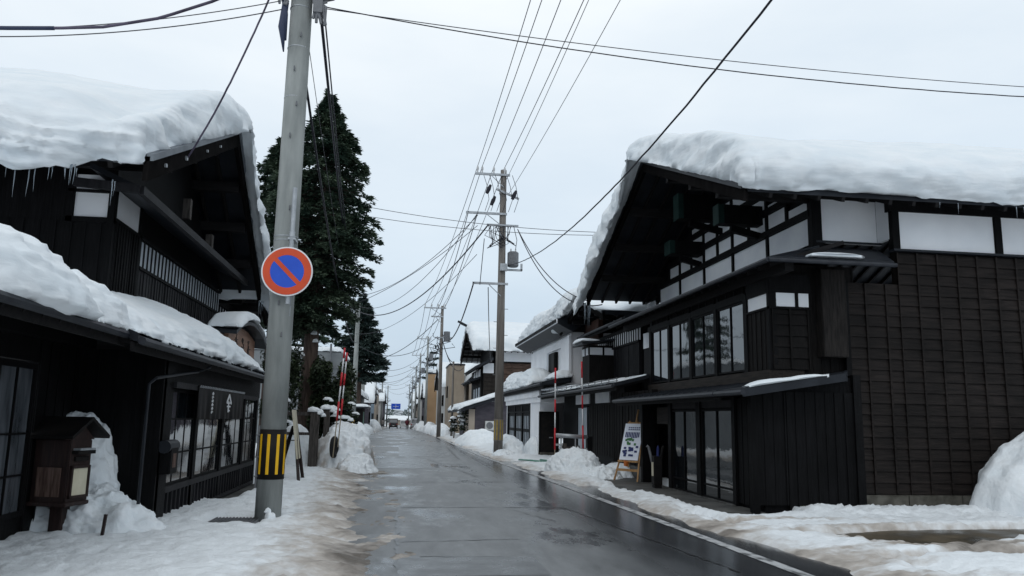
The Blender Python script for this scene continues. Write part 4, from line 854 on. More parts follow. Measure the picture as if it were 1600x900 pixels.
# wide snow-roofed beige building behind the shed and its chimney-like wing
block('house', 'long sand-coloured building with huge snow roof right behind the grey shed', 'building', 6.6, 16, 76, 92, 5.0, 'sandwall', 'ry', .7, wins=((.1, .3, 1, 2.2), (.5, .7, 1, 2.2)), rh=5.2)
block('tower_wing', 'beige flat-topped tower wing in front of the sand-coloured building', 'building', 4.6, 6.0, 74.5, 80, 6.5, 'beige', 'flat', .12, wins=((.3, .6, 3.5, 4.6),))
block('tower_wing', 'tall tan flat-topped shop front tower further along on the right', 'building', 3.35, 4.6, 99, 104, 7.1, 'tan', 'flat', .5, wins=())
block('house', 'grey house with snow roof between the beige wing and the tan tower', 'house', 4.9, 10, 86, 97, 5.2, 'lightwall', 'gx', .6, wins=((.2, .5, 1, 2.2), (.2, .5, 3, 4.2)), rh=2.4)
fr = 'row of distant buildings on the right side of the street'
for k, (y0, y1, h, wl, rf, x0, rh) in enumerate([(106, 116, 6.2, 'lightwall', 'ry', 4.4, 2.0), (119, 130, 5.0, 'beige', 'gx', 4.2, 2.2), (133, 146, 5.5, 'greywall', 'ry', 4.2, 1.8), (150, 165, 6.0, 'lightwall', 'gx', 4.0, 2.0), (170, 190, 5.0, 'sandwall', 'ry', 4.0, 2.2), (196, 225, 6.5, 'lightwall', 'gx', 3.8, 2)]):
    block('house', ['pale house next beyond the tan tower', 'beige gabled house two beyond the tan tower', 'dark grey house beside the silver van', 'pale gabled house behind the silver van', 'sand-coloured house far down on the right', 'farthest pale building on the right of the street'][k], 'house', x0, x0+8, y0, y1, h, wl, rf, .5, fr, wins=((.2, .4, 1, 2.3), (.55, .8, 1, 2.3), (.2, .4, 3.6, 4.6)), rh=rh)
fl = 'row of distant buildings on the left side of the street'
for k, (y0, y1, h, wl, rf, x1, rh) in enumerate([(78, 92, 3.7, 'bluewall', 'ry', -3.9, 1.9), (96, 104, 3.6, 'greywall', 'gx', -3.5, 2.4), (108, 122, 5.2, 'bluewall', 'ry', -3.6, 1.2), (127, 140, 6.2, 'sandwall', 'flat', -3.4, 1), (145, 165, 5, 'lightwall', 'gx', -3.2, 2), (172, 200, 5.5, 'greywall', 'ry', -3.2, 2)]):
    block('house', ['pale blue house with tall snow roof behind the two left concrete poles', 'dark gabled house just past the pale blue house', 'blue-grey shop left of the walking pedestrian', 'sand-coloured flat building left of the dark van', 'pale gabled house far down on the left', 'farthest grey building on the left of the street'][k], 'house', x1-9, x1, y0, y1, h, wl, rf, .55, fl, wins=((.2, .4, 1, 2.3), (.55, .8, 1, 2.3)), face='+x', rh=rh)
# little roofed kiosk and blue awning on the left
k1 = thing('kiosk', 'small dark roofed stall front with snow on its flat roof on the left', 'kiosk', (-3.2, 70, 0))
m = MB(); m.box(-3.9, -3.0, 69, 74, 0, 2.2); m.build('wall', 'darkwood', k1)
m = MB(); m.box(-4.2, -2.5, 68.6, 74.4, 2.2, 2.3); m.build('roof', 'gutter', k1)
m = MB(); m.box(-2.99, -2.96, 70.5, 71.6, .3, 1.9); m.build('banner', 'hose', k1)
roof_snow('flat snow layer on the small roofed stall on the left', (68.6, 74.4), [(-4.2, 2.31), (-2.5, 2.31)], lambda u, v: .22+0*v, ov=(.02, .02), droop=(0, 0), axis='y', seed=91, N=30, endr=(.3, .3), endo=(0, 0), rr=.2, strata=0)
k2 = thing('kiosk', 'blue-curtained stall behind the near left concrete pole', 'kiosk', (-4.2, 52, 0))
m = MB(); m.box(-5.4, -3.4, 52, 56, 0, 1.95); m.build('wall', 'awningblue', k2)
m = MB(); m.box(-5.6, -3.1, 51.6, 56.4, 1.95, 2.08); m.build('roof', 'gutter', k2)
roof_snow('snow layer on the blue-curtained stall', (51.6, 56.4), [(-5.6, 2.09), (-3.1, 2.09)], lambda u, v: .25+0*v, ov=(.02, .02), droop=(0, 0), axis='y', seed=92, N=30, endr=(.3, .3), endo=(0, 0), rr=.2, strata=0)

# ================================================================== LEFT: merchant house with the shop window
h5 = thing('merchant_house', 'black wooden merchant house on the left with lattice shop windows and heavy snow', 'house', (-7, 15, 0))
PROF5 = [(10.85, 4.93), (16.1, 7.24), (19.9, 4.62)]
gable_roof(h5, -3.5, -13, PROF5, barge=.34, flash='flash')
FF = Wall('+x', -3.1)
# ground floor
m = MB(); m.box(-4.0, -3.18, 10.95, 18.3, 0, 2.25); m.build('ground_wall', 'blackwood', h5)
m = MB(); Wall('-y', 10.92).vboards(m, -4.1, -3.1, 0, 2.3, .25); Wall('+x', -4.1).vboards(m, 4.5, 8.75, -.1, 2.4, .25); Wall('+x', -4.1).vboards(m, 9.75, 10.92, -.1, 2.4, .25); Wall('+x', -4.1).box(m, 8.7, 9.8, -.1, 0, 2.05, 2.4); Wall('+x', -4.1).box(m, 8.7, 9.8, -.1, 0, -.1, .35); m.build('entrance_wall', 'blackwood', h5)
window(Wall('+x', -4.1), h5, 8.8, 9.7, .35, 2.02, nv=1, fw=.06, zs=[1.25, .8], name='side_window', pane='curtain')  # pane colour stands in for the snow mirrored in this window
m = MB(); FF.box(m, 10.9, 11.35, -.1, .08, 0, 2.25); m.box(-3.25, -3.02, 10.86, 11.0, 0, 2.25)
for a in (12.95, 13.05+1.75, 16.75, 18.2): FF.box(m, a-.08, a+.08, -.1, .04, 0, 2.2)
FF.box(m, 11.3, 18.3, -.1, .05, 1.86, 2.2); m.build('posts', 'blackwood', h5)
m = MB(); FF.box(m, 11.3, 13.6, .06, .13, 1.84, 1.92); m.build('shop_lintel', 'barge', h5)
m = MB(); FF.box(m, 16.0, 17.6, .05, .13, 1.80, 1.87); m.build('shop_lintel', 'barge', h5)
# lattice windows: upper glass and boarded dado
for a0, a1 in ((11.38, 12.85), (13.05, 14.7), (14.9, 16.65), (16.85, 18.1)):
    window(FF, h5, a0, a1, .52, 1.83, nv=2, fw=.04, d=.014, zs=[1.42, .95], bars=.026, name='lattice_window')
m = MB(); FF.box(m, 11.36, 18.1, -.05, .05, .44, .52); FF.box(m, 11.36, 18.1, -.05, .06, .04, .10)
a = 11.4
while a < 18.1: FF.box(m, a, a+.035, -.02, .045, .1, .44); a += .21
FF.box(m, 11.36, 18.1, -.06, .015, .1, .44); m.build('dado_boards', 'barge', h5)
m = MB(); m.tube([(-2.84, 12.55, 2.2), (-3.0, 12.5, 2.12), (-3.0, 10.45, 1.93), (-3.05, 10.35, 1.85), (-3.05, 10.35, .1)], .02, 8); m.build('drain_pipe', 'roofmetal', h5)
m = MB(); m.box(-3.02, -2.88, 10.95, 11.3, .72, 1.08); lb = m.build('letter_box', 'blackwood', h5, bevel=.01)
m = MB(); m.tube([(-2.96, 10.9, 1.07), (-2.96, 11.36, 1.07)], .085, 12); m.build('hood', 'roofmetal', lb)
m = MB(); m.box(-2.882, -2.876, 11.05, 11.2, .80, .98); m.build('label_plate', 'mailpanel', lb)
# eaves
e1 = lean_roof(h5, -3.02, 2.40, -4.5, 3.0, 4.3, 9.42); e2 = lean_roof(h5, -2.84, 2.33, -4.5, 3.0, 9.1, 17.8)
m = MB(); Wall('+x', -3.9).box(m, 4.4, 10.9, -.2, 0, 2.3, 2.8); m.build('eave_wall', 'blackwood', h5)
# upper storey
U5 = Wall('+x', -4.4); S5 = Wall('-y', 12.4)
m = MB(); m.prism([(12.5, 2.9), (19.7, 2.9), (19.7, 4.3), (16.1, 6.95), (12.5, 5.25)], lambda p: (-4.5, p[0], p[1]), lambda p: (-12.8, p[0], p[1])); m.build('upper_wall', 'blackwood', h5)
m = MB(); S5.vboards(m, -12.8, -4.42, 2.9, 4.32, .22); m.build('side_boards', 'blackwood', h5)
m = MB(); S5.box(m, -4.95, -4.46, -.05, .012, 4.40, 4.77); m.build('plaster_panel', 'plaster', h5)
m = MB(); S5.box(m, -4.95, -4.46, -.05, .012, 4.82, 5.05); m.build('plaster_panel', 'plaster', h5)
m = MB(); U5.box(m, 12.5, 13.55, -.05, .012, 4.42, 4.86); m.build('plaster_panel', 'plaster', h5)
m = MB(); S5.box(m, -5.05, -4.36, -.05, .05, 4.31, 4.39); S5.box(m, -5.05, -4.36, -.05, .05, 4.775, 4.815); m.box(-4.46, -4.36, 12.34, 12.46, 2.9, 5.3); S5.box(m, -5.05, -4.96, -.05, .05, 4.3, 5.4); S5.box(m, -12.8, -5.05, -.05, .01, 4.32, 5.4)
U5.box(m, 12.4, 19.7, -.05, .05, 4.36, 4.41); U5.box(m, 13.56, 13.66, -.05, .05, 3.2, 4.9); m.build('timber_frame', 'blackwood', h5)
m = MB(); U5.vboards(m, 13.7, 19.7, 2.95, 3.88, .16); m.build('upper_boards', 'barge', h5)
m = MB(); U5.vboards(m, 12.45, 13.6, 2.95, 4.35, .12, .05); m.build('upper_boards', 'blackwood', h5)
m = MB(); U5.box(m, 13.7, 19.7, -.04, .01, 3.9, 4.34); lw = m.build('lattice_window', 'paper', h5)
m = MB(); a = 13.7
while a < 19.7: U5.box(m, a, a+.06, .01, .022, 3.88, 4.36); a += .215
U5.box(m, 13.66, 19.7, -.04, .06, 3.85, 3.9); m.build('slats', 'blackwood', lw)
m = MB(); m.prism([(-3.75, 4.66), (-4.45, 4.98), (-4.45, 4.90), (-3.75, 4.58)], lambda p: (p[0], 11.5, p[1]), lambda p: (p[0], 19.4, p[1])); s5 = m.build('skirt_roof', 'roofmetal', h5)
m = MB(); m.prism([(11.45, 4.66), (12.45, 5.0), (12.45, 4.92), (11.45, 4.58)], lambda p: (-3.75-(p[0]-11.45)*.7, p[0], p[1]), lambda p: (-4.3-(p[0]-11.45)*.5, p[0], p[1])); m.bar((-3.72, 11.45, 4.6), (-3.72, 19.4, 4.6), .08, .12); m.bar((-3.72, 11.42, 4.6), (-4.6, 11.42, 4.66), .08, .12); m.build('skirt_edge', 'barge', s5)
for y, z in ((12.9, 5.55), (14.7, 5.2), (16.5, 4.95)):
    m = MB(); m.bar((-3.95, y, z-.22), (-3.95, y, z+.15), .13, .13); m.build('strut', 'weathered', h5)
m = MB(); [m.tube([(-3.46, y_, 4.93+(y_-10.85)*.44-.22), (-3.42, y_, 4.93+(y_-10.85)*.44-.22)], r_, 10) for y_, r_ in ((11.5, .03), (12.5, .038), (13.7, .025), (14.6, .025))]; m.build('bolt_heads', 'steel', h5)
# noren curtain
nr = thing('shop_curtain', 'black shop curtain with a white peak crest hanging over the lattice windows', 'curtain', (-2.95, 14, 1.5))
m = MB(); vs = []; fs = []; ny = 70
for i in range(ny+1):
    y = 12.45+3.5*i/ny; dx = .012*math.sin(i*.9)+.01*math.sin(i*.37)
    for z in (1.90, 1.66, 1.42): vs.append((-2.955+dx*(1.9-z)*2.2, y, z))
for i in range(ny):
    for k in (0, 1): a = i*3+k; fs.append((a, a+1, a+4, a+3))
m.add(vs, fs); m.add([(v[0]-.006, v[1], v[2]) for v in vs], fs); m.build('cloth', 'black', nr, fixn=False)
m = MB(); m.tube([(-2.95, 12.4, 1.905), (-2.95, 16.0, 1.905)], .012, 6); m.build('rod', 'blackwood', nr)
m = MB(); y = 12.45
while y < 15.9: m.tube([(-2.94, y, 1.885), (-2.93, y+.02, 1.915), (-2.93, y+.05, 1.915), (-2.94, y+.07, 1.885)], .006, 4); y += .11
m.build('cord', 'steel', nr)
m = MB(); X0 = -2.918
def stroke(p, q, wd=.03): m.bar((X0, p[0], p[1]), (X0, q[0], q[1]), wd, .012, up=(1, 0, 0))
stroke((14.3, 1.69), (14.47, 1.83), .034); stroke((14.47, 1.83), (14.66, 1.68), .034)
stroke((14.36, 1.69), (14.56, 1.69), .026); stroke((14.34, 1.63), (14.58, 1.63), .026); stroke((14.44, 1.72), (14.44, 1.53), .034); stroke((14.44, 1.56), (14.54, 1.56), .026)
m.build('crest', 'white', nr)
m = MB()
for k in range(6):
    z = 1.82-k*.058; stroke((13.18, z), (13.27, z), .012); stroke((13.225, z+.02), (13.20 if k % 2 else 13.25, z-.022), .012); stroke((13.18, z-.018), (13.26, z-.014+.01*(k % 3)), .010)
m.build('lettering', 'white', nr)
# wooden sign board with its own little roof
sb = thing('sign_board', 'brown wooden shop sign board with a curved snow-capped little roof above the left eave', 'sign', (-3.45, 18.2, 2.5))
m = MB(); m.box(-3.56, -3.48, 16.7, 19.7, 2.55, 3.22); m.prism([(16.7, 3.22), (17.7, 3.36), (18.7, 3.36), (19.7, 3.22)], lambda p: (-3.56, p[0], p[1]), lambda p: (-3.48, p[0], p[1])); m.build('board', 'signwood', sb)
m = MB(); rr_ = random.Random(4); X0 = -3.474
for c in range(3):
    for k in range(4):
        yc = 17.5+c*.72; zc = 3.10-k*.15
        for q in range(5):
            y_ = yc+rr_.uniform(-.13, .13); z_ = zc+rr_.uniform(-.05, .05)
            if q % 2: m.bar((X0, y_-.10, z_), (X0, y_+.10, z_+.01), .016, .01, up=(1, 0, 0))
            else: m.bar((X0, y_, z_-.05), (X0, y_+rr_.uniform(-.05, .05), z_+.05), .03, .01, up=(1, 0, 0))
m.build('lettering', 'ink', sb)
m = MB()
pts = [(16.35, 3.18), (16.9, 3.38), (17.6, 3.5), (18.2, 3.54), (18.8, 3.5), (19.5, 3.38), (20.05, 3.18)]
m.prism(pts+[(p[0], p[1]-.07) for p in reversed(pts)], lambda p: (-3.25, p[0], p[1]-.03), lambda p: (-3.85, p[0], p[1])); m.build('hood', 'roofmetal', sb)
roof_snow('small snow cap on the curved hood of the brown sign board', (-3.24, -3.84), [(16.4, 3.2), (16.9, 3.39), (17.6, 3.51), (18.2, 3.55), (18.8, 3.51), (19.5, 3.39), (20.0, 3.2)], lambda u, v: .17+0*v, ov=(.02, .02), droop=(0, 0), endr=(.15, .1), endo=(.02, 0), seed=93, N=60, rr=.3, strata=0, rough=.5)
# snow on this house
def T5(u, v): return .95+.16*fbm(np.stack([0*v+u*.4, v*.4, 0*v], -1), 1, 2, seed=81)+.14*np.sin(u*.9+2)-.35*np.exp(-((u+3.9)/.5)**2)*np.exp(-((v-11.6)/1.2)**2)
roof_snow('massive overhanging snow on the roof of the left black house', (-3.5, -13), PROF5, T5, ov=(.42, .2), droop=(.34, .25), seed=82, N=230, endr=(.5, .5), endo=(.28, 0), rr=1.5, strata=1.2, rough=1.3, edgew=.6, ovf=lambda u: .12+.88*float(sm(-3.9, -4.5, u)), bulge=(.34, .1), ragged=1, setback=.30, curl=.42)
roof_snow('rough thick snow on the nearest low eave at the left edge', (4.4, 9.3), [(-4.45, 3.02), (-3.1, 2.47)], lambda u, v: .42+.06*np.sin(u*2)-.05*(v+4.45)+0*v, ov=(.0, .13), droop=(0, .08), axis='y', seed=83, N=80, endr=(.2, .55), endo=(0, .03), rr=.3, strata=.2, rough=1.6, crumb=1.1)
roof_snow('rounded snow along the low eave above the left shop windows', (9.2, 17.7), [(-4.45, 3.02), (-2.92, 2.40)], lambda u, v: .36+.10*np.sin(u*.9+1.6)-.04*(v+4.45)+0*v, ov=(.0, .06), droop=(0, .05), axis='y', seed=84, N=80, endr=(.45, 1.5), endo=(0, .05), rr=.3, strata=.8, rough=1.2, crumb=.45)
icicles([(-5.6+.12*k+rnd.uniform(-.05, .05), 10.62, 4.62) for k in range(12)], 'icicle hanging from the big overhanging snow above the left side wall', 'icicles under the high left eave', .10, .45)
icicles([(-4.35+rnd.uniform(-.1, .1), 10.65, 4.68) for k in range(4)]+[(-3.95, 11.0, 4.6), (-3.97, 11.05, 4.6), (-3.92, 11.0, 4.58)], 'icicle beside the bare gap in the overhanging left roof snow', 'icicles beside the gap in the left roof snow', .15, .4)
icicles([(-3.0+rnd.uniform(-.02, .02), y, 2.52) for y in (6.9, 7.0, 7.35, 7.7, 7.78, 8.1, 8.6)], 'short icicle under the rough snow on the nearest left eave', 'icicles on the nearest low eave', .06, .16)
icicles([(-3.42+rnd.uniform(-.08, .05), 19.95+rnd.uniform(-.1, .1), 4.25) for k in range(6)], 'icicle at the far gable corner of the left house', 'icicles at the far gable corner on the left', .15, .6)

# house behind the left one
h6 = thing('merchant_house', 'dark wooden house just beyond the left house, its slatted window behind the sign board', 'house', (-7, 23, 0))
PROF6 = [(20.2, 4.5), (22.2, 5.2), (24.2, 4.4)]
gable_roof(h6, -4.0, -12, PROF6)
m = MB(); m.box(-12, -4.75, 20.4, 24.0, 0, 4.5); m.build('wall', 'darkwood', h6)
m = MB(); Wall('+x', -4.72).box(m, 20.5, 24, -.02, .02, 3.7, 4.25); l6 = m.build('lattice_window', 'plaster_old', h6)
m = MB(); a = 20.5
while a < 24: Wall('+x', -4.72).box(m, a, a+.06, .02, .06, 3.68, 4.28); a += .3
m.build('slats', 'blackwood', l6)
m = MB(); Wall('+x', -4.72).box(m, 20.5, 24, -.02, .05, 2.9, 3.6); m.build('board_band', 'redwood', h6)
lean_roof(h6, -3.9, 2.75, -4.7, 3.0, 20.0, 24.3)
roof_snow('thin snow on the roof of the dark house behind the sign board', (-4.0, -12), PROF6, lambda u, v: .4+0*v, ov=(.1, .1), droop=(.1, .1), seed=94, N=60, endr=(.4, .4), endo=(.05, 0), rr=.8)

# ================================================================== NEAR LEFT: pole, sign, post box, board
PX, PY = -1.73, 11.7
def band(m, x, y, z, r, w_=.03): m.tube([(x, y, z), (x, y, z+w_)], r, 24)
np_ = thing('utility_pole', 'thick grey concrete utility pole close by on the left with yellow and black band', 'utility pole', (PX, PY, 0), 'utility poles')
m = MB(); m.tube([(PX, PY, -.2), (PX, PY, 4), (PX+.01, PY, 11.6)], [.178, .171, .15], 40); m.build('pole', 'concrete', np_, smooth=True)
m = MB(); m.tube([(PX, PY, .62), (PX, PY, 1.30)], .184, 40); sl = m.build('warning_band', 'black', np_, smooth=True)
m = MB()
for k in range(9):
    a = R(-90-8)+k*2*math.pi/9; w_ = .11; n = 3; vs = []
    for j in range(n+1):
        t = a-w_+2*w_*j/n
        for z in (.69, 1.235): vs.append((PX+.188*math.cos(t), PY+.188*math.sin(t), z))
        for z in (.69, 1.235): vs.append((PX+.184*math.cos(t), PY+.184*math.sin(t), z))
    m.add(vs, [(4*j, 4*j+4, 4*j+5, 4*j+1) for j in range(n)]+[(4*j+2, 4*j+3, 4*j+7, 4*j+6) for j in range(n)]+[(4*j, 4*j+2, 4*j+6, 4*j+4) for j in range(n)]+[(4*j+1, 4*j+5, 4*j+7, 4*j+3) for j in range(n)]+[(0, 1, 3, 2), (4*n, 4*n+2, 4*n+3, 4*n+1)])
m.build('yellow_stripes', 'yellow', sl)
m = MB()
for z in (7.0, 7.65, 7.9, 6.2): band(m, PX, PY, z, .166, .012)
for z in (4.0, 4.06): band(m, PX, PY, z, .176, .015)
m.build('clamp_bands', 'steel', np_)
for i, z in enumerate((2.6, 3.05, 4.45, 5.55, 6.05, 6.6, 7.15)):
    m = MB(); a = R(-95 if i % 2 else -75); m.tube([(PX+.165*math.cos(a), PY+.165*math.sin(a), z), (PX+.19*math.cos(a), PY+.19*math.sin(a), z+.0), (PX+.19*math.cos(a), PY+.19*math.sin(a), z+.06)], .011, 6); m.build('step_bolt', 'darksteel', np_)
m = MB(); m.tube([(PX-.185, PY-.05, .5), (PX-.185, PY-.05, 1.35)], .016, 8)
for z in (.66, .92, 1.22): m.tube([(PX-.21, PY-.08, z), (PX-.15, PY-.08, z)], .01, 6)
m.build('ground_conduit', 'darksteel', np_)
m = MB(); m.tube([(PX+.13, PY-.10, 2.9), (PX+.13, PY-.10, 3.4)], .012, 6); m.build('conduit', 'steel', np_)
# top hardware
m = MB(); m.box(PX-.55, PX+.6, PY-.25, PY-.18, 7.92, 8.0); m.box(PX+.2, PX+.34, PY-.2, PY+.0, 7.55, 7.98); m.bar((PX+.18, PY-.1, 7.75), (PX+.5, PY-.15, 7.82), .05, .05); m.bar((PX-.18, PY-.1, 7.8), (PX-.45, PY-.15, 7.86), .05, .05)
for k in range(10): m.tube([(PX+.22+rnd.uniform(-.06, .18), PY-.15, 7.35+rnd.uniform(0, .5)), (PX+.25+rnd.uniform(-.06, .15), PY-.17, 7.5+rnd.uniform(0, .4))], .022, 6)
for k in range(8): m.tube([(PX-.22+rnd.uniform(-.12, .05), PY-.15, 7.5+rnd.uniform(0, .4)), (PX-.25+rnd.uniform(-.1, .05), PY-.17, 7.6+rnd.uniform(0, .3))], .02, 6)
m.build('cable_bracket', 'darksteel', np_)
m = MB(); m.tube([(PX-.34, PY-.1, 9.3), (PX-.30, PY-.1, 8.2), (PX-.21, PY-.12, 7.5), (PX-.2, PY-.1, 7.1)], [.03, .035, .04, .03], 8); m.tube([(PX-.30, PY-.1, 8.4), (PX-.22, PY-.1, 7.7), (PX-.25, PY-.12, 7.3), (PX-.20, PY-.12, 6.9)], [.02, .05, .055, .01], 8); m.build('cable_sleeve', 'bluecable', np_, smooth=True)
# round sign
SX, SY, SZ = -1.64, 11.38, 3.51
rs = thing('road_sign', 'round blue no-parking sign with red ring and slash on the near concrete pole', 'road sign', (SX, SY, 3.1))
def disc(m, r, y, n=64): m.tube([(SX, y, SZ), (SX, y-.004, SZ)], r, n)
m = MB(); m.tube([(SX, SY+.02, SZ), (SX, SY, SZ)], .355, 64); m.build('plate', 'white', rs)
m = MB(); n = 64; vs = []; fs = []
for k in range(n):
    t = 2*math.pi*k/n
    for r_ in (.335, .235): vs += [(SX+r_*math.cos(t), SY-.001, SZ+r_*math.sin(t)), (SX+r_*math.cos(t), SY-.006, SZ+r_*math.sin(t))]
for k in range(n): a = 4*k; b = 4*((k+1) % n); fs += [(a+1, b+1, b+3, a+3), (a, a+2, b+2, b), (a, b, b+1, a+1), (a+2, a+3, b+3, b+2)]
m.add(vs, fs); m.build('red_ring', 'red', rs)
m = MB(); m.tube([(SX, SY-.0005, SZ), (SX, SY-.004, SZ)], .234, 64); m.build('blue_field', 'blue', rs)
m = MB(); d = .236*math.cos(R(45)); m.bar((SX-d, SY-.006, SZ+d), (SX+d, SY-.006, SZ-d), .004, .062, up=(1, 0, 1)); m.build('red_slash', 'red', rs)
m = MB(); m.tube([(SX+.03, SY+.05, 3.05), (SX+.03, SY+.05, 4.75)], .033, 14); m.tube([(SX+.03, SY+.05, 4.02), (SX+.03, SY+.05, 4.10)], .042, 14); m.build('mounting_pipe', 'steel', rs)
m = MB(); m.box(SX-.02, SX+.08, SY+.02, SY+.3, 3.98, 4.01); m.box(SX-.02, SX+.08, SY+.02, SY+.3, 3.2, 3.23); m.build('bracket', 'steel', rs)
m = MB(); lump(m, (PX+.06, PY-.20, .10), (.075, .06, .11), 5); lump(m, (PX+.12, PY-.22, .05), (.08, .06, .06), 6); lump(m, (PX+.02, PY-.19, .20), (.045, .03, .05), 7); tag(m.build('snow_clump', 'snow', smooth=True), 'small clump of snow stuck at the foot of the near concrete pole', 'snow')
# post box
pb = thing('post_box', 'dark wooden roofed post box on a post in the snow at the left', 'post box', (-3.80, 10.0, 0))
m = MB(); m.box(-3.87, -3.72, 9.93, 10.08, -.1, .46); m.build('post', 'mailwood', pb, bevel=.008)
m = MB()
def fr_box(z0, z1, e=0): return [(-4.02-e, 9.78-e, z0), (-3.58+e, 9.78-e, z0), (-3.58+e, 10.16+e, z0), (-4.02-e, 10.16+e, z0), (-4.02-e, 9.78-e, z1), (-3.58+e, 9.78-e, z1), (-3.58+e, 10.16+e, z1), (-4.02-e, 10.16+e, z1)]
m.hexa(fr_box(.48, 1.18)); m.build('body', 'mailwood', pb, bevel=.01)
m = MB(); m.hexa(fr_box(.445, .49, .035)); m.build('base_tray', 'mailwood', pb, bevel=.006)
m = MB(); m.box(-3.95, -3.66, 9.765, 9.782, .55, .87); m.build('front_panel', 'mailpanel', pb)
m = MB(); m.box(-3.582, -3.565, 9.84, 10.10, .56, .86); m.build('notice_board', 'cream', pb)
m = MB()
for a, b, c_, d_ in ((9.81, 9.84, .53, .89), (10.10, 10.13, .53, .89)): m.box(-3.582, -3.55, a, b, c_, d_)
m.box(-3.582, -3.55, 9.81, 10.13, .86, .89); m.box(-3.582, -3.55, 9.81, 10.13, .53, .56); m.build('notice_frame', 'mailwood', pb)
m = MB(); m.box(-3.58, -3.50, 9.82, 10.12, 1.02, 1.06); m.box(-3.59, -3.55, 9.86, 10.08, .94, .99); m.build('letter_slot', 'black', pb)
m = MB(); m.box(-3.58, -3.49, 9.84, 10.10, 1.062, 1.085); m.build('slot_cover', 'steel', pb)
m = MB(); 
for s_ in (-1, 1): m.hexa([(-4.12, 9.97, 1.40), (-3.46, 9.97, 1.40), (-3.46, 9.97+s_*.32, 1.19), (-4.12, 9.97+s_*.32, 1.19), (-4.12, 9.97, 1.44), (-3.46, 9.97, 1.44), (-3.46, 9.97+s_*.33, 1.225), (-4.12, 9.97+s_*.33, 1.225)])
m.build('roof', 'black', pb)
m = MB(); m.prism([(9.72, 1.18), (10.22, 1.18), (9.97, 1.38)], lambda p: (-3.6, p[0], p[1]), lambda p: (-4.0, p[0], p[1])); m.build('gable', 'mailwood', pb)
m = MB(); m.bar((-3.225, 9.7, -.05), (-3.19, 9.7, .37), .035, .03); tag(m.build('wooden_stake', 'mailwood'), 'short dark red stake sticking out of the snow right of the post box', 'stake')
pb.rotation_euler.z = -R(16)
# drain grate
dg = MB()
for k in range(14): dg.box(-2.42+k*.045, -2.42+k*.045+.018, 11.05, 11.75, .06, .10)
for y in (11.05, 11.4, 11.72): dg.box(-2.42, -1.82, y, y+.025, .055, .088)
tag(dg.build('drain_grate', 'darksteel'), 'flat steel drain grate in the snow left of the near concrete pole', 'grate')
# A-board
ab = thing('folding_sign', 'dark red folding sign board seen edge-on behind the near pole', 'folding sign', (-2.2, 18.5, 0))
m = MB(); m.bar((-2.08, 18.15, .03), (-2.36, 18.9, 1.62), .05, .08); m.bar((-2.06, 18.8, .03), (-2.36, 18.95, 1.6), .045, .06); m.build('front_frame', 'mailwood', ab)
m = MB(); m.bar((-2.62, 18.2, .1), (-2.36, 18.85, 1.25), .04, .05); m.bar((-2.60, 18.8, .1), (-2.36, 18.95, 1.25), .04, .05); m.bar((-2.5, 18.5, .95), (-2.2, 18.5, .95), .02, .02); m.build('rear_frame', 'black', ab)
m = MB(); m.hexa([(-2.18, 18.3, .55), (-2.15, 18.3, .55), (-2.15, 18.85, .55), (-2.18, 18.85, .55), (-2.36, 18.45, 1.62), (-2.32, 18.45, 1.62), (-2.32, 18.95, 1.62), (-2.36, 18.95, 1.62)]); m.build('panel', 'cream', ab)
# gate posts
def post(x, y, h, label, w_=.2):
    t = thing('fence_post', label, 'post', (x, y, 0)); m = MB(); m.box(x-w_/2, x+w_/2, y-.1, y+.1, -.1, h); m.build('post', 'weathered', t, bevel=.012)
    m = MB(); lump(m, (x-.04, y, h+.02), (.16, .15, .10), int(y*10)); lump(m, (x+.14, y-.02, h-.05), (.09, .1, .11), int(y*10)+3); lump(m, (x+.24, y-.03, h-.12), (.07, .08, .07), int(y*10)+5); m.build('snow_cap', 'snow', t, smooth=True)
post(-2.30, 23.0, 1.62, 'thick weathered grey gate post with snow on top right of the folding sign', .24); post(-2.05, 23.9, 1.70, 'second weathered gate post half behind the thicker one', .16)
m = MB(); m.bar((-3.4, 23.1, 1.55), (-2.4, 23.05, 1.55), .08, .1); m.bar((-3.4, 23.1, 1.0), (-2.4, 23.05, 1.0), .06, .08); tag(m.build('fence_rail', 'weathered'), 'weathered wooden rails joining the gate post to the garden fence', 'fence')
m = MB(); pts = [Vector((-1.70+.03*math.cos(t), 22.58+.22*math.cos(t), .66+.22*math.sin(t))) for t in np.linspace(0, 2*math.pi, 30)]
m.tube(pts, .08, 10, cap=False); tag(m.build('old_tyre', 'rubber', smooth=True), 'black tyre standing half buried in the ploughed snow bank', 'tyre')
# snow stakes
def snow_stake(x, y, z0, h, tilt, label, group, lean=0, r_=.019, bands=((1, .155, 'r'), (.845, .19, 'w'), (.655, .17, 'r'), (.485, .13, 'w'), (.355, .2, 'r'))):
    t = thing('snow_stake', label, 'snow stake', (x, y, z0), group)
    P = lambda f: (x+tilt*f*h, y+lean*f*h, z0+f*h)
    m = MB(); m.tube([P(-.05), P(.55)], r_*.75, 8); m.build('pole', 'bamboo', t, smooth=True)
    for top, ln, c in bands:
        m = MB(); m.tube([P(top-ln), P(top)], r_*(1.35 if c == 'r' else 1.0), 10); m.build('red_band' if c == 'r' else 'white_band', 'stakered' if c == 'r' else 'white', t, smooth=True)
gL = 'red and white snow stakes on the left bank'; gR = 'red and white snow stakes by the pipe railing'
bL = ((1, .10, 'r'), (.9, .14, 'w'), (.76, .13, 'r'), (.63, .15, 'w'), (.48, .18, 'r'))
snow_stake(-1.66, 21.9, .55, 2.78, .055, 'left one of the crossed red and white snow stakes in the left bank', gL, bands=bL)
snow_stake(-1.56, 22.1, .8, 2.42, .045, 'right, shorter one of the crossed red and white snow stakes in the left bank', gL, bands=bL)
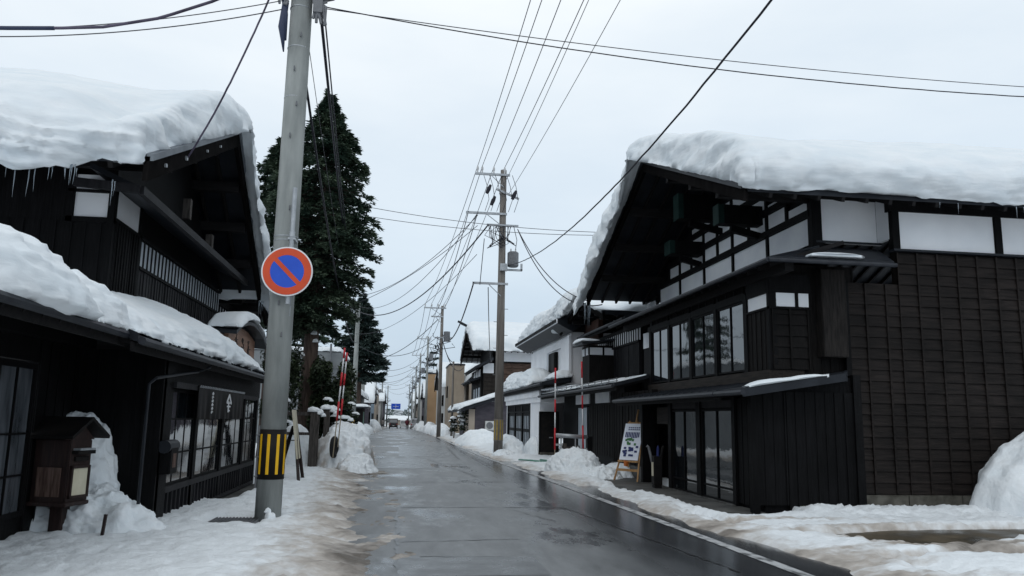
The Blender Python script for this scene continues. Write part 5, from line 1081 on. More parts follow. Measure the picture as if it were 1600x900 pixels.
bR = ((1, .16, 'r'), (.84, .17, 'w'), (.67, .13, 'r'), (.54, .16, 'w'), (.38, .22, 'r'))
snow_stake(4.73, 24, .15, 2.93, 0, 'upright red and white snow stake at the left end of the pipe railing', gR, bands=tuple((a+.0, b, c) for a, b, c in bR))
snow_stake(5.62, 24, .15, 3.15, -.022, 'slightly leaning red and white snow stake at the right end of the pipe railing', gR, bands=bR)
# pipe railing
pr = thing('pipe_railing', 'low wooden and pipe railing with a snow-dusted rail between two snow stakes', 'railing', (5.3, 24.2, 0))
m = MB(); m.tube([(4.78, 24.15, 1.04), (5.78, 24.15, 1.0)], .06, 12); m.build('top_rail', 'steel', pr, smooth=True)
m = MB(); m.box(5.76, 5.92, 24.1, 24.3, -.1, 1.02); m.build('end_post', 'blackwood', pr)
m = MB(); m.tube([(4.78, 24.15, .76), (5.1, 24.15, .76)], .03); m.tube([(4.78, 24.15, .5), (5.8, 24.15, .48)], .03); m.tube([(4.95, 24.15, .5), (4.95, 24.15, 1.0)], .02); m.tube([(5.4, 24.15, .5), (5.4, 24.15, 1.0)], .02); m.tube([(5.5, 24.15, .65), (5.8, 24.15, .64)], .03); m.build('lower_rails', 'steel', pr)
m = MB(); m.box(5.0, 5.12, 24.1, 24.25, .45, .8); m.box(5.42, 5.52, 24.1, 24.25, .4, .74); m.box(5.12, 5.42, 24.14, 24.2, .62, .7); m.build('uprights', 'weathered', pr)
m = MB(); m.tube([(4.4, 29, .06), (4.7, 28.2, .08), (5.1, 27.7, .06), (5.4, 28.3, .07), (5.2, 29.1, .06)], .03, 8); tag(m.build('garden_hose', 'hose', smooth=True), 'pale green hose lying on the wet ground before the black door', 'hose')
# easel
ea = thing('easel', 'pine easel holding a tall photo poster at the shop entrance', 'easel', (5.85, 19.6, .03))
def EP(s_, f, back=0):  # s_ side -.5...5, f height fraction; board leans away from the street
    c0 = Vector((5.52, 19.55, .05)); ax = Vector((.58, -.81, 0)).normalized(); bk = Vector((.81, .58, 0)).normalized()
    return c0+ax*(s_+.25)*.62+Vector((0, 0, f*1.62))+bk*(f*.50-back)
m = MB()
m.bar(EP(-.58, 0), EP(-.32, .9), .035, .035); m.bar(EP(.58, 0), EP(.32, .9), .035, .035); m.bar(EP(0, .2), EP(0, 1.08), .03, .03)
m.bar(EP(-.55, .16), EP(.55, .16), .03, .06); m.bar(EP(-.5, .29, .04), EP(.5, .29, .04), .06, .04); m.bar(EP(-.38, .87, .02), EP(.38, .87, .02), .03, .04)
m.build('frame', 'pinewood', ea)
m = MB(); q = EP(0, .95); m.bar(q, (q.x+.55, q.y+.55, .05), .03, .03); m.build('rear_leg', 'pinewood', ea)
def quad_on(a0, a1, f0, f1, back, th=.006):
    p = [EP(a0, f0, back), EP(a1, f0, back), EP(a1, f1, back), EP(a0, f1, back)]; q = [EP(a0, f0, back-th), EP(a1, f0, back-th), EP(a1, f1, back-th), EP(a0, f1, back-th)]
    return p+q
m = MB(); m.hexa(quad_on(-.46, .46, .31, .86, .05, .02)); po = m.build('poster', 'paperwhite', ea)
m = MB(); rr_ = random.Random(11)
for f in (.80, .77):
    for k in range(6): m.hexa(quad_on(-.25+k*.1, -.19+k*.1, f-.01, f+.008, .058))
m.build('poster_text', 'navy', po); m = MB()
for k in range(16):
    a = -.38+rr_.random()*.66; f = .36+rr_.random()*.14; m.hexa(quad_on(a, a+.12, f, f+.03, .0575+k*.0004))
for k in range(9): a = -.36+k*.08; m.hexa(quad_on(a, a+.05, .66-.02*rr_.random(), .73, .0575))
m.build('poster_photos', 'navy', po)
m = MB()
for k in range(10): a = -.36+rr_.random()*.6; f = .53+rr_.random()*.08; m.hexa(quad_on(a, a+.1, f, f+.035, .0572+k*.0004))
m.build('poster_plants', 'green', po)
m = MB(); q = EP(-.1, .22, .03); m.tube([q, q+Vector((.02, -.02, .12))], [.05, .07], 10); m.build('orange_pot', 'orange', ea)
# umbrella stand
us = thing('umbrella_stand', 'black umbrella stand with umbrellas beside the glass doors', 'umbrella stand', (5.85, 17.7, .03))
m = MB(); m.box(5.73, 5.92, 17.55, 17.76, .1, .74); m.box(5.74, 5.91, 17.56, 17.75, .03, .1); m.build('stand', 'black', us, bevel=.01)
m = MB(); m.box(5.71, 5.73, 17.60, 17.68, .30, .60); m.build('paper_label', 'cream', us)
for k, (dx, dy, c) in enumerate(((-.08, .1, 'darksteel'), (0, -.05, 'navy'), (.08, .02, 'black'))):
    m = MB(); m.tube([(5.83+dx, 17.65+dy, .6), (5.83+dx*1.8, 17.65+dy*1.5, .92), (5.83+dx*2.0, 17.65+dy*1.8, .97), (5.83+dx*2.4, 17.65+dy*1.8, .93)], [.035, .03, .012, .01], 8); m.build('umbrella', c, us)

# ================================================================== utility poles
def crossarm(m, x, y, z, x0, x1, w_=.09): m.box(x0, x1, y-.18, y-.18+w_, z-w_/2, z+w_/2); m.bar((x0*.45+x*.55, y-.16, z-.04), (x, y-.14, z-.55), .03, .03)
def insul(m, x, y, z, h=.26): m.tube([(x, y, z), (x, y, z+h*.35), (x, y, z+h*.5), (x, y, z+h*.75), (x, y, z+h)], [.03, .035, .055, .05, .02], 10)
cp = thing('utility_pole', 'tall brownish utility pole with transformer and crossarms before the snowy houses on the right', 'utility pole', (4.09, 32.7, 0), 'utility poles')
X, Y = 4.09, 32.7
m = MB(); m.tube([(X, Y, -.2), (X, Y, 5), (X, Y, 12.1)], [.19, .17, .13], 24); m.build('pole', 'polewood', cp, smooth=True)
for z_, a_, b_ in ((11.85, 2.85, 4.35), (10.12, 2.5, 4.25), (9.62, 3.4, 4.75), (7.1, 2.85, 4.35)):
    m = MB(); crossarm(m, X, Y, z_, a_, b_); m.build('crossarm', 'steel', cp)
m = MB(); m.bar((3.75, Y-.2, 11.2), (4.75, Y-.2, 10.8), .08, .08); m.build('crossarm', 'steel', cp)
m = MB()
for x in (2.95, 3.15, 3.65, 4.12): insul(m, x, Y-.13, 11.9, .3)
m.build('insulators', 'porcelain', cp)
m = MB()
for x, z in ((3.35, 10.95), (3.55, 10.45), (4.45, 10.75)): m.tube([(x, Y-.3, z), (x+.08, Y-.3, z+.2), (x+.16, Y-.3, z+.38)], [.07, .09, .05], 8)
m.build('cutout_switches', 'cable', cp)
m = MB()
for k in range(16):
    x = 3.45+rnd.random()*1.0; z = 8.9+rnd.random()*.6; pts = [(x, Y-.25, 9.55), (x+rnd.uniform(-.3, .3), Y-.35, z-.2), (x+rnd.uniform(-.3, .3), Y-.3, z-.4), (X+rnd.uniform(-.1, .1), Y-.2, 8.6+rnd.random()*.6)]
    m.tube(pts, .014, 5)
for k in range(6): x = 3.2+.25*k; m.tube([(x, Y-.15, 11.85), (x+.15, Y-.3, 11.3), (x+.25, Y-.3, 10.7), (x+.1, Y-.2, 10.2)], .012, 5)
m.tube([(X+.45, Y-.2, 9.6), (X+.6, Y-.2, 9.0), (X+.55, Y-.2, 8.6)], .014, 5); m.build('jumper_cables', 'cable', cp)
m = MB(); m.tube([(4.55, Y-.1, 7.85), (4.55, Y-.1, 7.9), (4.55, Y-.1, 8.45), (4.55, Y-.1, 8.5)], [.2, .24, .24, .18], 20); tr = m.build('transformer', 'darksteel', cp, smooth=False)
m = MB(); [m.tube([(4.55+dx, Y-.15, 8.48), (4.55+dx, Y-.15, 8.62)], .03, 8) for dx in (-.1, .1)]; m.build('bushings', 'porcelain', tr)
m = MB(); m.box(4.0, 4.95, Y-.15, Y-.05, 7.68, 7.76); m.box(4.0, 4.3, Y-.3, Y-.1, 7.65, 7.95); m.box(4.88, 4.96, Y-.15, Y-.05, 7.7, 8.0); m.build('platform', 'steel', cp)
for i in range(8):
    z = 2.2+i*.55; s_ = 1 if i % 2 else -1; m = MB(); m.tube([(X, Y-.05, z), (X+s_*.3, Y-.05, z)], .012, 6); m.build('step_bolt', 'darksteel', cp)
m = MB(); m.tube([(X, Y, .62), (X, Y, 1.5)], .198, 24); wb = m.build('warning_band', 'polewood', cp)
m = MB()
for a in (-150, -115, -75, -40):
    c_, s_ = math.cos(R(a)), math.sin(R(a)); m.bar((X+.202*c_, Y+.202*s_, .66), (X+.202*c_, Y+.202*s_, 1.46), .06, .006, up=(c_, s_, 0))
m.build('yellow_stripes', mat('faded_yellow', (.22, .16, .05), .7, (.38, .27, .06), 6), wb)

def far_pole(x, y, h, label, arms, mat_='concrete', tank=True, r0=.17, side=-1, band_=False):
    g = gz(y); t = thing('utility_pole', label, 'utility pole', (x, y, g), 'utility poles')
    m = MB(); m.tube([(x, y, g-.2), (x, y, g+h)], [r0, r0*.65], 16); m.build('pole', mat_, t, smooth=True)
    for z, a, b in arms:
        m = MB(); m.box(x+a, x+b, y-.15, y-.07, g+z-.05, g+z+.05); m.bar((x+a*.6, y-.1, g+z-.04), (x, y-.1, g+z-.6), .04, .04); m.build('crossarm', 'steel', t)
    if arms:
        m = MB()
        for k in range(4): insul(m, x+arms[0][1]+.1+k*(arms[0][2]-arms[0][1]-.2)/3, y-.1, g+arms[0][0]+.05, .3)
        m.build('insulators', 'porcelain', t)
        m = MB(); rr_ = random.Random(int(y))
        for k in range(14): xx = x+rr_.uniform(-.9, .9); z = g+h-2.2-rr_.random()*1.3; m.tube([(xx, y-.2, z), (xx+rr_.uniform(-.3, .3), y-.2, z-.3), (x+rr_.uniform(-.2, .2), y-.1, z-.5)], .025, 5)
        m.build('jumper_cables', 'cable', t)
    if tank:
        m = MB(); s_ = .42*(-side); m.tube([(x+s_, y-.1, g+h-2.9), (x+s_, y-.1, g+h-2.1)], .26, 14); m.build('transformer', 'darksteel', t)
    if band_:
        m = MB(); m.tube([(x, y, g+.6), (x, y, g+1.35)], r0*1.04, 16); b_ = m.build('warning_band', 'black', t)
        m = MB(); [m.bar((x+dx, y-r0*1.06, g+.65), (x+dx, y-r0*1.06, g+1.3), .05, .01, up=(0, 1, 0)) for dx in (-.1, 0, .1)]; m.build('yellow_stripes', 'yellow', b_)
    return t
far_pole(3.22, 64, 10.5, 'second utility pole on the right, in front of the beige tower wing', ((10.3, -1.5, .3), (9.6, -.9, .1), (7.9, -.5, .9)), 'polewood', band_=False)
far_pole(4.05, 61, 5.8, 'thin bare pole between the grey shed and the beige tower wing', (), 'polewood', tank=False, r0=.1)
far_pole(3.3, 98, 11.6, 'third utility pole on the right beside the tan tower', ((11.3, -1.4, .4), (8.4, -.9, .9)))
far_pole(2.95, 118, 11.2, 'fourth utility pole on the right past the tan tower', ((10.9, -1.3, .6), (8.9, -.9, .9)))
far_pole(2.9, 142, 11, 'fifth utility pole on the right close to the silver van', ((10.7, -1.2, .8), (8.4, -.9, .9)))
far_pole(2.8, 172, 11, 'sixth utility pole on the right beyond the silver van', ((10.7, -1.2, .8), (8.4, -.9, .9)))
far_pole(2.7, 210, 11, 'farthest utility pole on the right', ((10.7, -1.2, .8), (8.4, -.9, .9)))
far_pole(-3.28, 60, 9.9, 'left concrete pole with small yellow band rising beside the dark conifer', (), tank=False, band_=True, r0=.21)
far_pole(-3.75, 84, 7.7, 'shorter thick concrete pole in front of the far conifer on the left', (), tank=False, r0=.27)
far_pole(-3.1, 150, 9.2, 'thin far pole on the left above the sand-coloured flat building', ((8.8, -.6, .9), (8, -.6, .6)), side=1)
far_pole(-2.6, 190, 9.6, 'farthest thin pole on the left', ((9.2, -.6, .6), ), side=1, tank=False)

# ------------------------------------------------------------------ wires
def wire(p, q, sag, label, group=None, r_=.011, mat_='cable', n=28, name='power_line', wob=0):
    p = np.array(p, float); q = np.array(q, float); pts = []
    for i in range(n+1):
        t = i/n; c = p+(q-p)*t; c[2] -= sag*4*t*(1-t)
        if wob: c = c+np.array([rnd.uniform(-1, 1), rnd.uniform(-1, 1), rnd.uniform(-1, 1)])*wob
        pts.append(c)
    m = MB(); m.tube(pts, r_, 6); return tag(m.build(name, mat_, smooth=True, fixn=False), label, 'power line', group)
gH = 'high voltage lines over the right side of the street'
HV = [(2.95, 'leftmost'), (3.15, 'second'), (3.65, 'third'), (4.12, 'fourth')]
for k, (x, nm) in enumerate(HV):
    dx = [-.05, .15, .1, .35][k]
    wire((x, 32.6, 12.2), (x+dx, -1, 13.0), .45, '%s high line running from the top crossarm of the brown pole overhead' % nm, gH, .012, 'cable2')
    wire((x, 32.6, 12.2), (3.22-1.4+k*.5, 63.9, 10.62), .5, '%s high line from the brown pole to the second right pole' % nm, gH, .014, 'cable2')
    wire((3.22-1.4+k*.5, 63.9, 10.62), (3.3-1.3+k*.5, 97.9, 11.2), .6, '%s high line from the second to the third right pole' % nm, gH, .02, 'cable2')
    wire((3.3-1.3+k*.5, 97.9, 11.2), (2.95-1.2+k*.5, 117.9, 10.7), .4, '%s high line from the third to the fourth right pole' % nm, gH, .022, 'cable2')
wire((4.3, 32.6, 11.0), (5.2, -1, 12.4), .5, 'rightmost faint high line overhead from the brown pole', gH, .009, 'cable2')
wire((3.9, 32.6, 11.0), (4.2, -1, 12.6), .5, 'inner faint high line overhead from the brown pole', gH, .009, 'cable2')
gM = 'lines between the poles on the right'
for k, (xa, za, xb, zb, s_) in enumerate([(2.6, 10.15, 2.4, 9.6, .9), (3.0, 10.15, 2.8, 9.6, .9), (2.9, 7.1, 3.3, 8.2, 1.3)]):
    wire((xa, 32.5, za), (xb, 64, zb), s_, ['outer sagging line from the long arm of the brown pole', 'inner sagging line from the long arm of the brown pole', 'thick low cable from the lowest arm of the brown pole to the second right pole'][k], gM, .017 if k < 2 else .03)
wire((3.2, 64, 8.0), (3.3, 98, 8.3), 1.1, 'low cable between second and third right pole', gM, .035); wire((3.3, 98, 8.3), (2.95, 118, 8.6), .8, 'low cable between third and fourth right pole', gM, .035)
wire((2.95, 118, 8.6), (2.9, 142, 8.2), .8, 'low cable between fourth and fifth right pole', gM, .035); wire((2.9, 142, 8.2), (2.8, 172, 8), .8, 'low cable between fifth and sixth right pole', gM, .035)
wire((2.9, 142, 10.2), (2.8, 172, 10), .8, 'high cable between fifth and sixth right pole', gM, .03, 'cable2'); wire((2.95, 118, 10.7), (2.9, 142, 10.2), .5, 'high cable between fourth and fifth right pole', gM, .03, 'cable2')
gX = 'lines crossing the street to the left poles'
for k, (za, xb, yb, zb, s_, r_) in enumerate([(9.6, -3.28, 60, 9.3, 1.6, .03), (10.1, -3.28, 60, 9.7, 1.5, .014), (10.0, -4.5, 50, 9.0, 1.3, .014), (9.55, -4.8, 44, 6.9, .7, .014), (8.3, -3.4, 60, 7.6, 1.0, .012)]):
    wire((3.0 if k else 3.45, 32.5, za), (xb, yb, zb), s_, ['thick dark sagging cable from the brown pole across to the left pole', 'topmost thin line from the brown pole across to the left', 'second thin line from the brown pole across to the left', 'steep thin line from the brown pole down to the left', 'lowest faint line from the brown pole across to the left'][k], gX, r_)
for k, (ya, za, yb, zb, xb) in enumerate([(64, 9.4, 84, 7.5, -3.75), (64, 8.0, 60, 6.8, -3.28), (98, 9.5, 84, 7.2, -3.75), (98, 8.5, 110, 7.5, -4.5), (118, 9, 112, 7.0, -4.5), (142, 9.6, 150, 8.7, -3.1), (142, 8.5, 150, 7.6, -3.1), (172, 8.5, 190, 8.5, -2.6), (118, 10, 150, 8.3, -3.1)]):
    wire((2.9, ya, gz(ya)+za), (xb, yb, gz(yb)+zb), 1.0+.2*(k % 3), 'faint distant wire slung across the far part of the street', 'distant wires across the street', .02 if k != 0 else .03, 'cable2')
# thick twisted cable from the right foreground to the brown pole
wire((4.35, 32.5, 7.9), (4.62, 9.0, 6.98), .75, 'thick twisted cable from the brown pole up over the right-hand roof', None, .017, 'cable', 60, wob=.006)
wire((4.62, 9.0, 6.98), (4.8, -2.0, 8.2), .1, 'near end of the thick twisted cable over the road', None, .017, 'cable', 30, wob=.006)
# drops to the large right house
for k, (za, q, s_) in enumerate([(9.45, (5.85, 24.6, 5.3), .55), (9.45, (6.2, 24.0, 5.1), 1.0)]):
    wire((4.7, 32.4, za), q, s_, ['tighter service cable from the brown pole to the far gable corner', 'slacker service cable from the brown pole to the far gable corner'][k], 'service cables to the large right house', .018)
wire((3.5, 32.4, 6.9), (6.4, 55.4, 5.9), 1.5, 'looping service cable from the brown pole to the distant clapboard house', None, .02)
wire((3.15, 32.4, 7.0), (3.3, 32.5, 9.0), 0, 'short strut cable on the lower arm of the brown pole', None, .016)
wire((3.25, 64, 7.9), (5.9, 74.4, 6.2), 1.2, 'service cable from the second right pole to the beige tower wing', 'service cables of the second right pole', .03)
wire((3.25, 64, 7.9), (4.1, 61, 5.7), .5, 'service cable from the second right pole to the thin bare pole', 'service cables of the second right pole', .03)
# lines from the near pole
wire((PX+.3, PY-.1, 7.70), (11.5, 11.2, 7.0), .26, 'lower long wire from the near left pole across to the right', 'two long wires crossing the sky to the right', .010, 'cable', 40, wob=.002)
wire((PX+.3, PY+.0, 7.72), (12.5, 13, 8.05), .15, 'upper thinner wire from the near left pole across to the right', 'two long wires crossing the sky to the right', .008, 'cable2', 40)
wire((PX+.25, PY, 7.95), (-3.28, 60, 9.0), .9, 'taut thick cable from the near pole along the left side', 'cables from the near pole along the left side', .028, 'cable', 40)
wire((PX+.32, PY-.02, 7.85), (-3.05, 60, 8.6), 1.0, 'twisted thin cable beside the taut one from the near pole', 'cables from the near pole along the left side', .014, 'cable', 40, wob=.008)
wire((PX+.12, PY+.1, 6.55), (-3.25, 60, 7.0), 1.3, 'lower cable from the near pole passing before the dark conifer', 'cables from the near pole along the left side', .022, 'cable', 40)
wire((PX+.14, PY+.1, 7.1), (-3.3, 60, 8.0), .8, 'faint wire between the two upper cables before the dark conifer', 'cables from the near pole along the left side', .006, 'cable2', 40)
wire((PX-.2, PY-.15, 8.6), (-3.42, 12.5, 5.45), .25, 'thick service cable from the near pole to the left gable', None, .015, 'cable_purple', 30, wob=.003)
def zc(x): return float(np.interp(x, [-8, -6.5, -5.3, -4.6, -4.0, -3.5, -2.9, -2.3, -1.6, -.9], [6.15, 5.82, 5.70, 5.712, 5.765, 5.825, 5.99, 6.27, 6.72, 7.25]))
m = MB(); m.tube([(x, 9, zc(x)) for x in np.linspace(-8, -.9, 50)], .018, 8); tag(m.build('power_line', 'cable_purple', smooth=True, fixn=False), 'thick purplish cable across the top left corner', 'power line')
m = MB(); m.tube([(x, 9, zc(x)) for x in np.linspace(-5.6, -4.02, 14)], .024, 8); tag(m.build('cable_sleeve', 'bluecable', smooth=True, fixn=False), 'dark sleeve on the thick purplish cable at the left edge', 'cable sleeve')
wire((PX-.2, PY-.5, 7.38), (-8.6, 11.2, 6.62), .34, 'lower thin wire from the near pole to the left edge', 'two thin wires at the top left', .009, 'cable2', 40)
wire((PX-.2, PY-.5, 7.52), (-8.6, 11.2, 6.64), .30, 'upper thin wire from the near pole to the left edge', 'two thin wires at the top left', .008, 'cable2', 40)
for k in range(2):
    wire((-5.0, 30-k*1.2, 9.6+.15*k), (14, 24, 8.2-.1*k), .9, ['upper', 'lower'][k]+' faint wire crossing behind the dark conifer towards the right roof', 'faint wires crossing the middle of the sky', .010, 'cable2', 40)

# ------------------------------------------------------------------ trees
def conifer(x, y, h, env, label, leaf, nb=150, seed=0, trunk_r=.28, lean=(0, 0), size=.13, tufts=34, droop=.25, name='conifer_tree', base=3.6, tiers=None, squash=1., snow=True):
    g = gz(y); rr_ = random.Random(seed); t = thing(name, label, 'tree', (x, y, g)); zs = [e[0] for e in env]; rs_ = [e[1] for e in env]
    ax = lambda z: Vector((x+lean[0]*z, y+lean[1]*z, g+z))
    m = MB(); m.tube([ax(-.2), ax(.5), ax(h*.3), ax(h*.6), ax(h*.98)], [trunk_r*1.25, trunk_r, trunk_r*.78, trunk_r*.4, .02], 12)
    br = MB(); V = []; F = []
    for k in range(nb):
        z = base+(h-base)*(k+.5)/nb+rr_.uniform(-.1, .1)
        if tiers: z = round(z/tiers)*tiers+rr_.uniform(-.08, .08)
        R_ = float(np.interp(z, zs, rs_))*rr_.uniform(.74, 1.07); a = rr_.uniform(0, 2*math.pi); d = Vector((math.cos(a), math.sin(a)*squash, 0))
        p0 = ax(z); up = rr_.uniform(-.05, .15)
        def BP(f): return p0+d*R_*f+Vector((0, 0, R_*(up*f-droop*f*f+.16*max(0, f-.7))))
        if R_ > .35: br.tube([BP(0), BP(.4), BP(.75)], [.035*R_/1.5+.008, .022*R_/1.5+.006, .006], 4, cap=False)
        side = Vector((-d.y, d.x, 0))
        n = int(tufts*(.35+R_*.6))
        for j in range(n):
            f = rr_.random()**.55; c = BP(f)+side*rr_.uniform(-1, 1)*R_*.22*(1.15-f*.6)+Vector((0, 0, rr_.uniform(-.10, .10)))
            # a tuft: a few narrow blades pointing outwards and slightly down
            for q in range(3):
                o = (d*rr_.uniform(.3, 1)+side*rr_.uniform(-.8, .8)+Vector((0, 0, rr_.uniform(-.55, .25)))).normalized()*size*rr_.uniform(.8, 1.7)
                w_ = o.cross(Vector((rr_.uniform(-1, 1), rr_.uniform(-1, 1), 1))).normalized()*size*rr_.uniform(.16, .34)
                i = len(V); V += [c, c+o*.45+w_, c+o, c+o*.45-w_]; F.append((i, i+1, i+2, i+3))
    lv = MB(); lv.v = [tuple(v) for v in V]; lv.f = F; lv.mi = [0]*len(F)
    tk = m.build('trunk', 'bark', t, smooth=True)
    br.build('limbs', 'bark', tk, fixn=False); lv.build('crown', leaf, t, fixn=False)
    return t
ENV = [(3.4, .5), (4.2, 1.0), (5.5, 1.55), (7.3, 1.95), (8.3, 1.95), (9.3, 1.75), (10.2, 1.4), (11.0, .9), (11.8, .35), (12.3, .08)]
tr1 = conifer(-2.95, 26.3, 12.3, ENV, 'tall dark conifer rising behind the near concrete pole', 'cedar', nb=340, seed=3, trunk_r=.30, lean=(.018, 0), size=.13, tufts=70, base=4.2, droop=.32)
conifer(-4.35, 27.4, 11.0, [(3.4, .6), (6, 1.2), (8.5, 1.3), (10, .8), (11, .1)], 'second stem of dark conifer standing left of the tall one', 'cedar', nb=150, seed=5, trunk_r=.2, size=.14, tufts=60, base=4.3)
conifer(-3.55, 72, 12.2, [(3.6, 1.8), (5, 2.4), (7, 2.5), (9, 1.7), (11, .8), (12.2, .1)], 'distant layered conifer behind the left concrete poles', 'cedar2', nb=240, seed=8, trunk_r=.3, size=.27, tufts=46, tiers=.4, droop=.10, base=4.7)
conifer(5.2, 125, 12.5, [(6.5, 1.6), (9, 1.5), (11.5, .9), (12.5, .1)], 'sparse layered conifer above the tan tower on the right', 'cedar2', nb=46, seed=10, trunk_r=.2, size=.3, tufts=26, tiers=1.0, droop=.05, base=6.5)
conifer(-5.6, 47, 10.5, [(2.5, .9), (5, 1.9), (7.5, 1.3), (9.5, .6), (10.5, .05)], 'conifer behind the tall one, further along the left gardens', 'cedar', nb=130, seed=15, trunk_r=.2, size=.2, tufts=40, tiers=.5, base=2.6)
m_dead = conifer(-4.9, 24.6, 5.2, [(1, .3), (3, .6), (4.6, .5), (5.2, .1)], 'thin rusty brown conifer beside the thick trunk', 'deadleaf', nb=40, seed=12, trunk_r=.07, size=.12, tufts=24, base=1.5)
# snow clumps caught on the trunk
m = MB()
for k, (x, z) in enumerate(((-2.78, 4.1), (-2.75, 4.35), (-3.12, 3.4), (-2.72, 3.85), (-3.15, 3.1))): lump(m, (x, 26.0, z), (.09, .08, .08), k)
tag(m.build('snow_clumps', 'snow', smooth=True), 'white snow clumps caught on the trunk of the tall dark conifer', 'snow')
def bush(cx, cy, cz, rx, ry, rz, label, leaf='bushleaf', n=5000, seed=0, size=.07):
    rr_ = random.Random(seed); t = thing('bush', label, 'bush', (cx, cy, 0)); lv = MB(); V = []; F = []
    cl = [(rr_.uniform(-.8, .8), rr_.uniform(-.8, .8), rr_.uniform(-.85, .85), rr_.uniform(.22, .4)) for k in range(42)]
    for k in range(n):
        c_ = rr_.choice(cl); a = Vector((rr_.gauss(0, 1), rr_.gauss(0, 1), rr_.gauss(0, 1))).normalized()*c_[3]*rr_.uniform(.6, 1.1)
        c = Vector((cx+(c_[0]+a.x)*rx, cy+(c_[1]+a.y)*ry, cz+(c_[2]+a.z)*rz)); s_ = size*rr_.uniform(.7, 1.4)
        d1 = Vector((rr_.uniform(-1, 1), rr_.uniform(-1, 1), rr_.uniform(-1, .4))).normalized()*s_; d2 = d1.cross(Vector((rr_.uniform(-1, 1), rr_.uniform(-1, 1), 1))).normalized()*s_*.45
        i = len(V); V += [c-d1, c+d2, c+d1, c-d2]; F.append((i, i+1, i+2, i+3))
    lv.v = [tuple(v) for v in V]; lv.f = F; lv.mi = [0]*len(F); st = MB()
    for k in range(9): a = rr_.uniform(0, 6.28); st.tube([(cx, cy, .0), (cx+.3*rx*math.cos(a), cy+.3*ry*math.sin(a), cz*.5), (cx+.8*rx*math.cos(a), cy+.8*ry*math.sin(a), cz+.5*rz*rr_.uniform(-.5, 1))], [.03, .022, .008], 5)
    st.build('stems', 'bark', t); lv.build('foliage', leaf, t, fixn=False); return t
bush(-2.05, 26.0, 2.1, .72, .8, 1.15, 'dense dark evergreen bush behind the snow stakes', seed=1, n=8500)
bush(-2.35, 26.2, 1.4, .35, .5, .9, 'lower dark bush between conifer trunk and evergreen bush', seed=2, n=2600)
bush(-3.6, 25.4, 2.2, .6, .6, 1.2, 'dark shrub left of the conifer trunk behind the near pole', seed=4, n=4200)
m = MB()
for k, (x, y, z, s_) in enumerate(((-2.15, 24.9, 2.0, .1), (-2.0, 24.9, 1.75, .13), (-1.6, 25.0, 1.45, .14), (-1.75, 24.95, 1.3, .11), (-3.5, 24.9, 2.0, .15), (-3.3, 24.9, 1.3, .12), (-1.45, 25.2, 1.9, .08), (-1.9, 25, 1.5, .1), (-1.3, 25.1, 1.6, .07))): lump(m, (x, y, z), (s_*1.3, s_, s_*.6), k+9); lump(m, (x+s_*1.2, y-.05, z-s_*.5), (s_*.7, s_*.6, s_*.5), k+29)
tag(m.build('snow_clumps', 'snow', smooth=True), 'white snow clumps resting on the dark evergreen bush', 'snow')
# garden shed grey wall behind the bush
gs = thing('garden_building', 'pale grey building wall glimpsed behind the evergreen bush', 'building', (-5, 40, 0))
m = MB(); m.box(-7.5, -2.9, 40, 46, 0, 4.6); m.build('wall', mat('slate_panel', (.16, .175, .185), .7, (.2, .215, .225), 1), gs)
m = MB(); m.tube([(-3.4, 39.8, 0), (-3.4, 39.8, 5)], .05, 8); m.bar((-3.6, 39.85, 3.9), (-3.1, 39.85, 3.9), .05, .08); m.build('drain_pipe', 'darksteel', gs)
roof_snow('snow on the pale grey building behind the evergreen bush', (-7.5, -2.9), [(40, 4.61), (46, 4.61)], lambda u, v: .3+0*v, ov=(.05, .05), droop=(0, 0), seed=95, N=40, endr=(.3, .3), endo=(0, 0), rr=.2, strata=0)

# ------------------------------------------------------------------ traffic and people far down the street
def van(label, cat, name, x, y, w_, l_, h, body, rear=True, group=None):
    g = gz(y)+.004; t = thing(name, label, cat, (x, y, g)); hw = w_/2
    prof = [(0, .28), (0, h*.55), (.12, h*.93), (.3, h), (l_*.72, h), (l_*.86, h*.58), (l_-.05, h*.5), (l_, .3)]
    m = MB(); m.prism(prof, lambda p: (x-hw, y+p[0], g+p[1]), lambda p: (x+hw, y+p[0], g+p[1])); m.build('body', body, t, bevel=.05)
    m = MB(); m.hexa([(x-hw*.86, y-.01, g+h*.6), (x+hw*.86, y-.01, g+h*.6), (x+hw*.86, y+.03, g+h*.6), (x-hw*.86, y+.03, g+h*.6), (x-hw*.8, y+.1, g+h*.9), (x+hw*.8, y+.1, g+h*.9), (x+hw*.8, y+.14, g+h*.9), (x-hw*.8, y+.14, g+h*.9)]); m.build('windscreen', 'glass', t)
    for s_ in (-1, 1):
        m = MB(); m.box(x+s_*hw-.01, x+s_*hw+.01, y+.5, y+l_*.7, g+h*.6, g+h*.9); m.build('side_window', 'glass', t)
        m = MB(); m.box(x+s_*hw*.82-.08, x+s_*hw*.82+.08, y-.03, y+.02, g+h*.38, g+h*.5); m.build('tail_lamp' if rear else 'headlamp', 'lamp_red' if rear else 'white', t)
        for yy_ in (.55, l_-.6):
            m = MB(); m.tube([(x+s_*(hw-.16), y+yy_, g+.28), (x+s_*(hw+.01), y+yy_, g+.28)], .28, 18); wh = m.build('wheel', 'rubber', t)
            m = MB(); m.tube([(x+s_*(hw+.005), y+yy_, g+.28), (x+s_*(hw+.02), y+yy_, g+.28)], .16, 14); m.build('rim', 'steel', wh)
    m = MB(); m.box(x-hw*.97, x+hw*.97, y-.05, y+.1, g+.24, g+.42); m.build('bumper', 'black' if rear else body, t)
    m = MB(); m.box(x-.16, x+.16, y-.062, y-.05, g+.46, g+.56); m.build('number_plate', 'white' if rear else 'white', t)
    return t
van('dark boxy van seen from behind far down the street', 'van', 'parked_van', -.75, 142, 1.5, 3.3, 1.75, 'car_dark')
